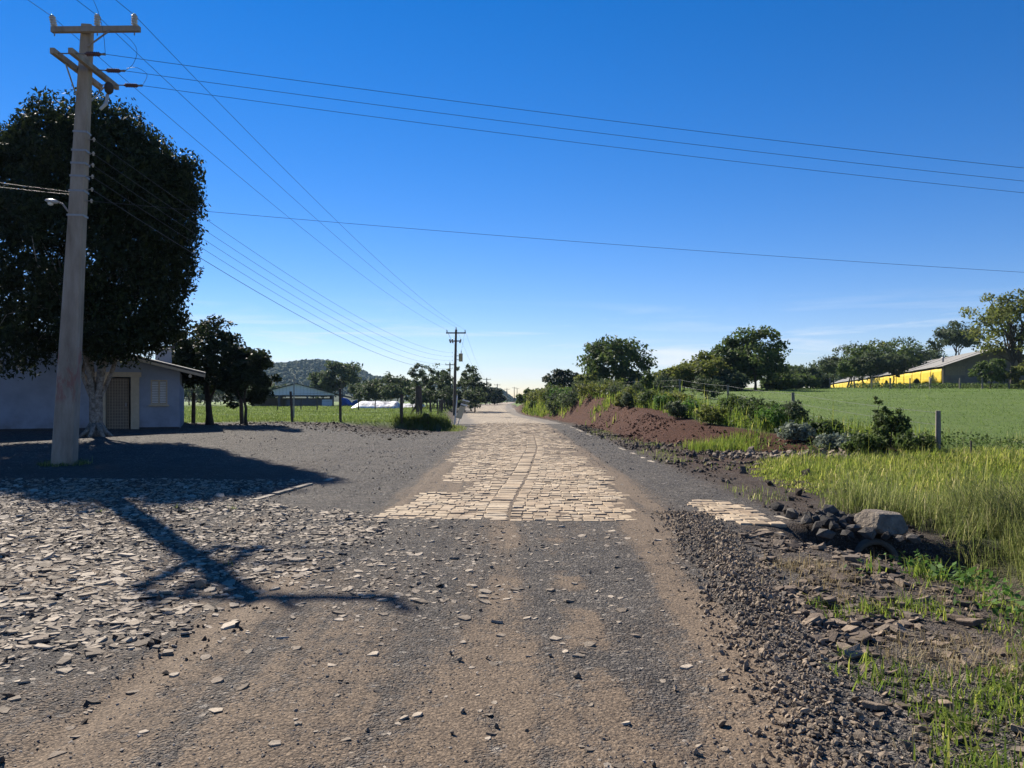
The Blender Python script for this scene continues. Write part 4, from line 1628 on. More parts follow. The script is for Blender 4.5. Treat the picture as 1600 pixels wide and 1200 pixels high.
for i, (px, top, d, r, m) in enumerate([(1030, 590, 79, 1.6, 'leafC'), (1122, 549, 80, 2.2, 'leafA'), (1158, 545, 82, 2.4, 'leafA'), (1204, 556, 83, 2.2, 'leafA'), (1085, 580, 82, 1.8, 'leafA'), (1140, 580, 70, 1.5, 'leafC'), (1218, 588, 78, 1.4, 'leafA'), (995, 596, 80, 1.4, 'leafC')]):
    T('broadleaf_tree', 'dark leafy tree filling the belt around the tallest field tree', px, d, top, r, M[m], M['darkbark'], 180 + i, nleaf=2300, leaf=.3, nclump=46, clump=.34,
      crown_lo=.04, group='trees filling the belt on the field', lobes=.25)
for i, (px, top, d, r) in enumerate([(816, 618, 112, 1.0), (838, 614, 100, 1.2), (862, 600, 104, 1.6)]):
    T('bushy_tree', ['lowest bush at the inner side of the far bend', 'low dark bush between the round bush and the conifer', 'tallish bush close beside the flat topped conifer'][i], px, d, top, r, M['leafA'], M['darkbark'], 190 + i, nleaf=1500, leaf=.26, nclump=34, crown_lo=.02)
for i, (px, top, d, r) in enumerate([(1222, 577, 92, 2.0), (1243, 572, 95, 2.2), (1262, 575, 92, 2.0), (1210, 590, 88, 1.6), (1278, 582, 94, 1.8), (1252, 586, 89, 1.8), (1232, 590, 86, 1.5)]):
    T('bushy_tree', 'low bushy tree in the hedge between the field trees and the yellow barn', px, d, top, r, M['leafA'] if i % 2 else M['leafC'], M['darkbark'], 130 + i, nleaf=2000, leaf=.32, nclump=40, clump=.36,
      crown_lo=.04, group='hedge before the yellow barn')
for i, (px, top, d, r, m) in enumerate([(1305, 557, 116, 2.6, 'leafC'), (1326, 538, 150, 4.2, 'leafC'), (1347, 541, 113, 2.5, 'leafA'), (1366, 530, 150, 4.6, 'leafB'), (1384, 535, 150, 4.0, 'leafA'),
                                        (1405, 529, 148, 4.8, 'leafA'), (1418, 543, 125, 2.3, 'leafA'), (1436, 541, 150, 4.4, 'leafC'), (1458, 547, 152, 3.6, 'leafA'), (1362, 552, 108, 2.0, 'leafC'), (1330, 560, 110, 2.1, 'leafA'), (1396, 552, 108, 1.7, 'leafC')]):
    b = d > 130
    T('broadleaf_tree', {0: 'grey green tree before the far end of the yellow barn', 1: 'grey green treetop behind the barn, the one nearest its far end',
        2: 'leafy tree before the barn, second from its far end', 3: 'yellowish treetop behind the barn between the grey green and dark ones', 4: 'dark green treetop behind the barn beside the yellowish one',
        5: 'tallest dark green treetop rising behind the barn roof', 6: 'tree before the barn standing nearest its grey gable end', 7: 'grey green treetop behind the barn roof beside the tallest one',
        8: 'small dark treetop behind the barn next to the umbrella shaped tree', 9: 'grey green tree with thin trunk before the barn wall', 10: 'leafy dark tree before the barn beside the grey green one', 11: 'small grey green tree before the brightest yellow stretch of the barn'}[i], px, d, top, r, M[m], M['darkbark'], 140 + i,
      nleaf=2600, leaf=.42 if b else .34, nclump=56, clump=.32, crown_lo=.25 if b else .36, group='trees behind the yellow barn' if b else 'trees before the yellow barn', lobes=.25)
for i, px in enumerate([1268, 1285, 1298, 1312, 1240]):
    T('distant_tree', 'far rounded treetop on the skyline above the hedge', px, 240 + 9 * i, 567 + (i % 3) * 3, 4.2, M['leafC'], M['darkbark'], 155 + i, nleaf=1300, leaf=.7, nclump=36, clump=.36, crown_lo=.2,
      group='far treetops over the hedge')
T('broadleaf_tree', 'dark umbrella shaped tree towering behind the barn roof', 1494, 132, 505, 4.1, M['leafC'], M['darkbark'], 161, nleaf=3600, leaf=.45, nclump=50, clump=.3, crown_lo=.58, lobes=.3)
T('feathery_tree', 'large feathery tree with open dark branches at the barn end', 1585, 90, 447, 5.3, M['leafB'], M['darkbark'], 162, nleaf=6500, leaf=.34, nclump=70, clump=.24, crown_lo=.28, lobes=.35, shell=.35, nlimb=20, trunk_r=.28, forks=2)
T('bushy_tree', 'leafy round bush at the foot of the feathery tree', 1548, 86, 556, 1.7, M['leafA'], M['darkbark'], 163, nleaf=2600, leaf=.3, nclump=44, crown_lo=.02)
T('bushy_tree', 'pale bush beside the feathery tree trunk', 1603, 84, 568, 1.6, M['leafB'], M['darkbark'], 164, nleaf=2000, leaf=.3, nclump=44, crown_lo=.02)


# ---- shrubs on the bank and in the verge
def shrub(name, label, x, y, h, r, mat, seed, nleaf=1200, leaf=.09, group=None, lobes=.3, clump=.36):
    rng = np.random.default_rng(seed)
    zb = float(H(x, y))
    t = empty(name, (x, y, zb), label, 'shrub', group)
    c = (x, y, zb + h * .52)
    cc, C, rn, out = crown_pts(rng, c, (r, r, h * .5), 34, clump * r, nleaf, .3, -.9, lobes=lobes, flat=.9)
    C[:, 2] = np.maximum(C[:, 2], zb + .02)
    V, F, rr = leaf_quads(C, leaf * np.exp(rng.normal(0, .3, nleaf)), rng, rn, .3, out, .55)
    part('foliage', mesh_np('foliage', V, F, rnd=rr), mat, t)
    mb = MB()
    for q in rng.permutation(len(cc))[:9]:
        mb.tube(limb_path((x + rng.normal(0, .05), y + rng.normal(0, .05), zb - .05), cc[q], rng), [.02 * (1 - .7 * j / 5) for j in range(6)], 4)
    pb(mb, 'stem', M['darkbark'], t)
    return t


shrub('field_shrub', 'dark upright leafy shrub standing at the field edge by the leaning fence post', wx(1390, 21), 21, 1.05, .44, M['leafA'], 201, 3600, .075, lobes=.25)
sh2 = shrub('field_shrub', 'thin leafy sprout rising behind the dark upright shrub', wx(1374, 21.3), 21.3, 1.35, .2, M['leafA'], 202, 900, .09)
bank = [(1100, 24, 'grey green rounded shrub on the bank top beside the fence post', 52, 1.3, .95, 'leafC'), (1250, 648, '', 27, 1.0, .6, 'leafC')]
sb = [  # px, d, height, radius, material, label
    (1108, 50, 1.35, .95, 'leafC', 'grey green rounded shrub on the bank top between two fence posts'),
    (1036, 62, 1.5, 1.2, 'leafC', 'broad grey shrub on the bank below the yellow green trees'),
    (1180, 29, 1.0, .8, 'leafA', 'dark green shrub overhanging the red bank'),
    (1146, 32, .85, .6, 'leafA', 'small shrub on the red bank lip'),
    (1236, 26.5, .95, .55, 'leafC', 'shrub growing round the foot of a fence post above red soil'),
    (1246, 23.6, .5, .5, 'leafS', 'silvery leaved low shrub at the end of the red bank'),
    (1290, 24, .5, .5, 'leafA', 'low green shrub right of the silvery one'),
    (1308, 21.5, .4, .5, 'leafS', 'silvery weed bush under the green shrub'),
    (960, 66, 1.6, 1.1, 'leafA', 'shrub on the bank below the big rounded tree'),
    (936, 72, 1.5, 1.2, 'leafC', 'spreading shrub on the bank beside the big rounded tree'),
    (905, 78, 1.4, 1.2, 'leafA', 'bushy shrub on the bank under the conifer'),
    (1012, 56, 1.7, .6, 'leafA', 'thin leaning shrub with bare stem on the bank'),
    (868, 84, 1.5, 1.3, 'leafB', 'yellow green shrub where the bank meets the bend'),
    (846, 92, 1.4, 1.2, 'leafA', 'dark shrub at the end of the bank by the bend'),
    (985, 44, .8, .7, 'leafB', 'yellow green shrub low on the bank'),
    (1060, 38, .8, .8, 'leafB', 'yellowish weed shrub above the red soil cut'),
    (1020, 41, .7, .8, 'leafB', 'yellowish weed shrub spilling down the red cut'),
    (1430, 20, .45, .5, 'leafA', 'low dark weeds beside the upright shrub'),
    (1350, 20.5, .5, .55, 'leafA', 'low green weeds left of the upright shrub'),
]
rs = np.random.default_rng(99)
looks = [('leafA', 'dark leafy'), ('leafC', 'grey green'), ('leafB', 'yellow green'), ('weed', 'fresh green')]
for k in range(26):
    yy = 25 + 68 * ((k + rs.uniform(0, 1)) / 26)
    m, adj = looks[int(rs.integers(4))]
    big = rs.uniform(.5, 1.15)
    o_ = rs.uniform(1.3, 3.0)
    xx = float(toe(yy)) + o_
    shrub('bank_shrub', '%s %s shrub in the weeds along the top of the red bank' % ('tall' if big > .85 else 'small', adj), xx, yy, big, big * rs.uniform(.6, .95), M[m], 260 + k, 1300, .06 + .0013 * yy, group='shrubs in the weeds on the bank')
for k in range(14):
    yy = 58 + 50 * ((k + rs.uniform(0, 1)) / 14)
    m, adj = looks[int(rs.integers(3))]
    big = rs.uniform(.8, 1.5)
    shrub('bank_shrub', '%s %s shrub on the slope of the far green bank close to the road' % ('large' if big > 1.15 else 'low', adj), float(toe(yy)) + rs.uniform(.4, 1.6), yy, big, big * rs.uniform(.6, .9), M[m], 400 + k, 1100, .07 + .0013 * yy, group='shrubs on the far bank slope')
for i, (px, d, h, r, m, lab) in enumerate(sb):
    shrub('bank_shrub', lab, wx(px, d), d, h, r, M[m], 210 + i, int(1500 + 500 * r), .075 + .0012 * d, group=None)


# ------------------------------------------------------------------ grasses
def pts(n, seed, x0, x1, y0, y1, f):
    rng = np.random.default_rng(seed)
    y = rng.uniform(y0, y1, n)
    x = rng.uniform(x0, x1, n)
    k = rng.uniform(0, 1, n) < f(x, y)
    x, y = x[k], y[k]
    k = in_frame(x, y, 1.12)
    return x[k], y[k]


# right field turf
def pts_fan(n, seed, y0, y1, f, p=1.0, lo=-.68, hi=.74):
    rng = np.random.default_rng(seed)
    y = y0 * (y1 / y0) ** (rng.uniform(0, 1, n) ** p)
    x = rng.uniform(lo, hi, n) * y
    k = rng.uniform(0, 1, n) < f(x, y)
    return x[k], y[k]


x, y = pts_fan(110000, 301, 14, 104, lambda x, y: (x > toe(y) + 2.3) * np.clip(.35 + 1.2 * (fbm(x, y, .4, 5) - .3), .1, 1), lo=.05)
grass('field_grass', x, y, .04 + .0005 * y, .004 + .0004 * y, M['grassF'], 'green pasture grass covering the sloping field on the right', 302, seg=1, lean=.6, tint=.5, tv=.1)
x, y = pts_fan(90000, 303, 36, 130, lambda x, y: left_mask(x, y) * (x < road_c(y) - 4.6), lo=-.68, hi=0)
grass('field_grass', x, y, .07 + .0006 * y, .006 + .0005 * y, M['grassL'], 'bright green pasture grass of the field behind the left fence', 304, seg=1, lean=.4, tint=.3)
# tall edge of the left field
x, y = pts(9000, 305, -22, -3.5, 36, 46, lambda x, y: np.exp(-((y - left_edge(x) - .9) / .6) ** 2) * (left_mask(x, y) > .3))
grass('verge_grass', x, y, .22, .010, M['grassL'], 'longer tufted grass fringe along the left fence', 306, per=2, spread=.1, seg=2, lean=.4, tint=.3)
x, y = pts(1500, 341, -6.3, -3.2, 40.5, 44.5, lambda x, y: (left_mask(x, y) > .25) * np.exp(-((y - left_edge(x) - .4) / .7) ** 2))
grass('corner_grass', x, y, .42, .012, M['grassL'], 'thick overhanging grass on the cut corner beside the gate post', 342, per=9, spread=.12, seg=2, lean=.8, tint=.3)
# bright tongue of grass beyond the culvert
def vg_left(y):
    return np.interp(y, [10.6, 12, 13, 15, 17.5, 19.5, 21], [5.9, 5.3, 4.9, 4.8, 5.2, 6.0, 7.6])


def vg(x, y):
    lft = np.interp(y, [10.6, 12, 13, 15, 17.5, 19.5, 21], [5.9, 5.3, 4.9, 4.8, 5.2, 6.0, 7.6])
    return sst(0, .5, x - lft + .5 * (vn(x, y, 1.5, 8) - .5)) * sst(10.6, 11.3, y) * (1 - sst(19.0, 20.6, y))


x, y = pts(15000, 307, 4.4, 13.5, 10.6, 20.6, vg)
grass('verge_grass', x, y, (.06 + .30 * fbm(x, y, .9, 53)) * (.35 + .65 * sst(0, 1.3, x - vg_left(y))) * (.5 + .5 * sst(10.6, 12.4, y)) * .62, .008, M['grassY'], 'bright yellow green grass tongue beyond the culvert rocks', 308, per=6, spread=.08, seg=2, lean=1.1, hv=.45, tint=.5)
x, y = pts(2600, 309, 5.6, 8.3, 23.0, 26.4, lambda x, y: np.exp(-(((x - 6.75) / .8) ** 2 + ((y - 24.6) / .75) ** 2)) * 1.3)
grass('verge_grass', x, y, .26, .009, M['grassY'], 'small bright grass patch at the toe of the red bank', 310, per=4, spread=.06, seg=2, lean=.4, tint=.3)
# tall grass of the ditch
def tg(x, y):
    return sst(-.15, .5, x - ditch_x(y) - .85 * sst(7.5, 8.5, y) * (1 - sst(10.6, 11.2, y)) + .25 * (vn(x, y, 2, 4) - .5)) * np.clip(.5 + 1.3 * (fbm(x, y, .9, 7) - .35), .2, 1) * (1 - sst(10.8, 12.5, y))


x, y = pts(6000, 311, 4.6, 10.5, 4.6, 12.5, tg)
grass('tall_grass', x, y, (.26 + .14 * sst(8, 11, y)) * (.4 + 1.5 * fbm(x, y, 1.0, 63)), .0038, M['grassT'], 'tall fine olive grass arching over the ditch', 312, per=14, spread=.07, seg=2, lean=.95, hv=.35, tint=.45)
# thin dark wiry stems leaning through it
rng = np.random.default_rng(313)
n = 420
cxy = np.stack([rng.normal(6.9, .4, n), rng.normal(10.3, .5, n)], 1)
V, F, rr = blades(np.stack([cxy[:, 0], cxy[:, 1], H(cxy[:, 0], cxy[:, 1])], 1), rng.uniform(.5, 1.0, n), np.full(n, .004), rng.normal(2.7, .5, n), rng.uniform(.3, .8, n), rng.uniform(0, .3, n), 2, .2)
tag(obj('wiry_stems', mesh_np('wiry_stems', V, F, rnd=rr), M['leafC']), 'dark wiry broom stems leaning out of the tall ditch grass', 'grass', kind='stuff')
# weeds along the bank top and slope
def bw(x, y):
    u = x - toe(y)
    n_ = fbm(x, y, .45, 15)
    band = sst(1.75, 2.3, u + 1.1 * (n_ - .5) - .5 * (1 - sst(28, 36, y))) * (1 - sst(3.6, 5.5, u))
    slope = sst(.58, .68, n_) * sst(.2, .9, u) * (1 - sst(3, 4, u)) * sst(30, 40, y)
    farb = sst(.0, .4, u) * (1 - sst(3, 4.5, u)) * sst(60, 74, y) * 1.0
    return np.maximum(np.maximum(band, slope * .9), farb) * sst(20.5, 23.5, y)


x, y = pts(30000, 315, 0, 20, 20, 112, lambda x, y: bw(x, y) * np.clip(30 / y, .6, 1))
grass('bank_weeds', x, y, .36 + .002 * y, .006 + .0003 * y, M['grassY'], 'mixed yellow green weeds along the top of the right bank', 316, per=5, spread=.14, seg=2, lean=.5, hv=.4, tint=.25)
x, y = pts(8000, 317, 0, 20, 20, 112, bw)
rng = np.random.default_rng(318)
C = np.repeat(np.stack([x, y, H(x, y)], 1), 9, 0) + np.abs(rng.normal(0, 1, (len(x) * 9, 3))) * np.array([.16, .16, .26]) * np.where(rng.uniform(0, 1, (len(x) * 9, 3)) < .5, -1, 1) ** np.array([1, 1, 0])
V, F, rr = leaf_quads(C, np.repeat(.06 + .0016 * y, 9) * np.exp(rng.normal(0, .3, len(C))), rng, np.clip(rng.normal(.4, .25, len(C)), 0, 1), .4)
tag(obj('bank_weeds', mesh_np('bank_weeds', V, F, rnd=rr), M['leafA']), 'dark broad leaved weeds among the grass on the right bank', 'weeds', kind='stuff')
# low plants at the edge of the rubble
def weeds(name, label, x, y, h, leaf, mat, seed, per=8, sp=.09):
    rng = np.random.default_rng(seed)
    n = len(x) * per
    C = np.repeat(np.stack([x, y, H(x, y)], 1), per, 0) + rng.normal(0, 1, (n, 3)) * np.array([sp, sp, 0])
    C[:, 2] = H(C[:, 0], C[:, 1]) + h * rng.uniform(.1, 1, n)
    V, F, rr = leaf_quads(C, leaf * np.exp(rng.normal(0, .35, n)), rng, np.clip(rng.normal(.45, .25, n), 0, 1), .5, None, .5)
    return tag(obj(name, mesh_np(name, V, F, rnd=rr), mat), label, 'weeds', kind='stuff')


def lw(x, y):
    return np.exp(-((x - (ditch_x(y) - .75)) / .65) ** 2) * np.clip(2.8 * (fbm(x, y, 1.2, 25) - .33), .05, 1) * (1 - sst(7.2, 8.0, y))


x, y = pts(7000, 321, 2.4, 6.5, 4.2, 8.2, lw)
weeds('broadleaf_weeds', 'fresh broad leaved weeds at the lip of the ditch', x, y, .22, .052, M['weed'], 322, 11)
x, y = pts(2200, 323, 2.2, 6.2, 4.2, 7.3, lambda x, y: np.exp(-((x - (ditch_x(y) - 1.0)) / .55) ** 2) * np.clip(2.6 * (fbm(x, y, 1.5, 27) - .42), 0, 1))
grass('verge_grass', x, y, .17, .006, M['grassY'], 'short bright grass tufts between the rubble and the ditch', 324, per=9, spread=.06, seg=2, lean=.8, tint=.2)
x, y = pts(1300, 325, 1.3, 4.4, 2.6, 6.0, lambda x, y: sst(.25, .5, x - xw(y)) * np.clip(3.2 * (fbm(x, y, 1.5, 29) - .46 + .06 * (x - xw(y))), 0, 1))
grass('verge_grass', x, y, .10, .0045, M['grassY'], 'sparse green grass tufts at the near end of the rock ridge', 326, per=10, spread=.05, seg=2, lean=.9, tint=.15)
x, y = pts(2600, 327, 1.4, 5.2, 2.6, 7.5, lambda x, y: sst(.3, .6, x - xw(y)) * np.clip(3 * (fbm(x, y, 1.1, 33) - .44), .02, 1))
grass('dry_grass', x, y, .11, .003, M['dry'], 'dry straw and dead grass strewn over the rubble', 328, per=8, spread=.09, seg=2, lean=1.2, tint=.5)
# sparse growth on the soil verge and in the yard
x, y = pts(3000, 329, 3.7, 9.5, 10.5, 42, lambda x, y: (x - road_c(y) > 3.8) * (x < toe(y)) * np.clip(3 * (fbm(x, y, .8, 35) - .52), 0, 1))
grass('verge_grass', x, y, .14, .006, M['grassT'], 'thin grass scattered over the dark soil verge', 330, per=7, spread=.1, seg=2, lean=.7, tint=.35)
x, y = pts(380, 331, -9, -2, 6, 14, lambda x, y: np.clip(4 * (fbm(x, y, .9, 37) - .62), 0, 1) * .6)
grass('yard_weeds', x, y, .055, .004, M['grassT'], 'tiny weeds sprouting between the broken yard stones', 332, per=8, spread=.03, seg=2, lean=.7, tint=.3)
x, y = pts(900, 333, -3.9, -2.6, 40, 47, lambda x, y: np.exp(-(((x + 3.6) / .6) ** 2 + ((y - 43) / 2) ** 2)))
grass('verge_grass', x, y, .16, .009, M['grassT'], 'rough grass at the foot of the leaning sign', 334, per=6, spread=.1, seg=2, lean=.6, tint=.3)
x, y = pts(1500, 337, 7.5, 17, 17.5, 25, lambda x, y: np.exp(-((y - (21.8 - .25 * (x - 9))) / 1.3) ** 2) * np.clip(3 * (fbm(x, y, .7, 57) - .36), 0, 1))
weeds('fence_weeds', 'dark low weeds tangled along the field fence beside the upright shrub', x, y, .34, .07, M['leafA'], 338, 12, .14)
x, y = pts(2600, 339, 8, 19, 14, 26, lambda x, y: np.clip(3 * (fbm(x, y, .6, 59) - .42), 0, 1))
grass('rough_grass', x, y, .24, .006, M['grassT'], 'rough seeding grass between the bright tongue and the field', 340, per=7, spread=.12, seg=2, lean=.7, tint=.4)
x, y = pts(420, 343, -11.6, -9.7, 17.5, 19.2, lambda x, y: np.exp(-((np.hypot(x + 10.66, y - 18.3) - .36) / .16) ** 2))
grass('pole_weeds', x, y, .09, .006, M['grassT'], 'small weeds sprouting round the foot of the concrete pole', 344, per=6, spread=.04, seg=2, lean=.7, tint=.3)
# hedge strip under the barn
x, y = pts(4200, 335, 40, 66, 84, 95, lambda x, y: np.exp(-((y - 89.5) / 2.2) ** 2))
weeds('hedge_weeds', 'dark tangle of weeds along the fence below the barn', x, y, .6, .2, M['leafA'], 336, 4, .3)


# ------------------------------------------------------------------ fences
def fence(name, label, posts, mat, wires=(.35, .65, .95), r=.07, wire_r=.004, lean=None):
    x0, y0 = posts[0][0], posts[0][1]
    t = empty(name, (x0, y0, float(H(x0, y0))), label, 'fence')
    rng = np.random.default_rng(len(posts) * 7 + int(abs(x0) * 10))
    tops = []
    for i, (x, y, h) in enumerate(posts):
        zb = float(H(x, y))
        dx, dy = rng.normal(0, .035, 2) * h
        rr = r * rng.uniform(.8, 1.2)
        mb = MB().tube([(x, y, zb - .2), (x + dx * .5, y + dy * .5, zb + h * .5), (x + dx, y + dy, zb + h)], [rr * 1.05, rr, rr * .92], 7)
        pb(mb, 'post', mat, t)
        tops.append((x, y, zb, dx, dy, h))
    for f in wires:
        for a, b in zip(tops[:-1], tops[1:]):
            P = []
            for k in range(7):
                q = k / 6
                A = np.array([a[0] + a[3] * f, a[1] + a[4] * f, a[2] + a[5] * f])
                B = np.array([b[0] + b[3] * f, b[1] + b[4] * f, b[2] + b[5] * f])
                p = A * (1 - q) + B * q
                p[2] -= .05 * 4 * q * (1 - q)
                P.append(p)
            pb(MB().tube(P, wire_r, 4, False), 'wire_strand', M['wire'], t)
    return t


X0 = 11.0
P = []
for px, hh in ((1466, 1.05), (1240, 1.15), (1138, 1.25), (1063, 1.3)):
    d = X0 * FPX / (px - 800)
    P.append((X0, d, hh))
P = P + [(9.9, 62, 1.3), (8.8, 74, 1.3), (8.2, 86, 1.3)]
fence('field_fence', 'wire fence with weathered posts along the edge of the right field', P, M['greywood'])
st = obj('fence_stake', MB().tube([(wx(1518, 18.6), 18.6, .05), (wx(1517, 18.6), 18.6, .62)], [.024, .022], 6).mesh('fence_stake'), M['wood'])
tag(st, 'thin dark stake standing in the grass near the leaning fence post', 'stake')
P = [(wx(q, d), d, 1.25) for q, d in ((1260, 92), (1297, 90), (1335, 89), (1362, 88), (1391, 87.5), (1422, 87), (1453, 86.5), (1500, 86), (1535, 85.5), (1577, 85), (1625, 84.5))]
fence('barn_fence', 'far wire fence with short posts below the yellow barn', P, M['greywood'], (.5, .9), .09, .005)
P = [(wx(302, 37.6), 37.6, 1.5), (wx(378, 38.2), 38.2, 1.3), (wx(457, 39.2), 39.2, 1.55), (wx(532, 40.2), 40.2, 1.75), (wx(627, 41.0), 41.0, 1.45), (wx(655, 42.4), 42.4, 1.3)]
fence('yard_fence', 'wire fence with dark posts between the gravel yard and the left field', P, M['wood'], (.35, .65, .92), .085)
P = [(wx(q, 80), 80 + (q - 470) * .02, 1.3) for q in (437, 470, 494, 555, 580)]
fence('pasture_fence', 'far fence with thin posts crossing the left field', P, M['wood'], (.5, .9), .06, .005)
P = [(road_c(y) - 4.9, y, 1.15) for y in np.arange(47, 120, 6.5)]
P = [(float(a), float(b), c) for a, b, c in P]
fence('roadside_fence', 'low dark fence following the left edge of the road past the sign', P, M['wood'], (.4, .75), .075, .005)
# thick gate post with its stub and diagonal brace
gx, gy = wx(655, 43), 43.0
gz = float(H(gx, gy))
t = empty('gate_post', (gx, gy, gz), 'thick dark wooden gate post with diagonal brace at the field corner', 'post')
pb(MB().tube([(gx, gy, gz - .3), (gx - .02, gy, gz + 1.0), (gx - .04, gy, gz + 1.95)], [.2, .19, .175], 9), 'post', M['wood'], t)
pb(MB().tube([(wx(633, 43), 43.2, gz - .1), (wx(652, 43), 43, gz + .95)], [.07, .06], 7), 'brace', M['wood'], t)
sx = wx(667, 43)
st = obj('post_stump', MB().tube([(sx, 42.6, gz - .5), (sx + .03, 42.6, gz + .42)], [.17, .15], 8).mesh('post_stump'), M['wood'])
tag(st, 'short dark wooden stump beside the thick gate post', 'stump')
hx, hy = wx(459, 44), 44
mp_ = obj('thin_mast', MB().tube([(hx, hy, float(H(hx, hy)) - .2), (hx + .02, hy, wz(586, 44))], [.045, .035], 7).mesh('thin_mast'), M['steel'])
tag(mp_, 'thin grey mast standing behind the yard fence in front of the barn', 'mast')


# ------------------------------------------------------------------ leaning sign
def sign():
    d = 47.0
    bx = wx(711, d)
    zb = float(H(bx, d))
    t = empty('leaning_sign', (bx, d, zb), 'tilted white framed sign with cream board leaning by the road', 'sign')
    a = np.array([wx(710, d), d, wz(661, d)])
    b = np.array([wx(714.5, d), d, wz(618, d)])
    c = np.array([wx(714, d), d + .35, wz(660, d)])
    e = np.array([wx(723, d), d + .1, wz(636, d)])
    a[2] = min(a[2], zb - .05)
    c[2] = min(c[2], float(H(c[0], c[1])) - .05)
    pb(MB().tube([a, b], .045, 6), 'post', M['white'], t)
    pb(MB().tube([c, e], .04, 6), 'post', M['white'], t)
    u = np.array([.36, .05, -.10])
    u /= np.linalg.norm(u)
    w = (b - a) / np.linalg.norm(b - a)
    w = w * .95 + np.array([.28, 0, .0])
    w /= np.linalg.norm(w)

    def board(p, lw, lh, nm, m, th=.03):
        q = [p, p + u * lw, p + u * lw + w * lh, p + w * lh]
        pb(MB().prism(q, (0, 0, 0), (0, th, 0)), nm, m, t)

    o = a + (b - a) * .30 + np.array([.02, -.06, 0])
    board(o, .36, .78, 'board', M['cream'])
    board(o + w * .84, .42, .10, 'rail', M['white'])
    board(o + w * 1.0, .44, .07, 'rail', M['greywood'])
    board(o + w * 1.12, .46, .09, 'rail', M['white'])


sign()


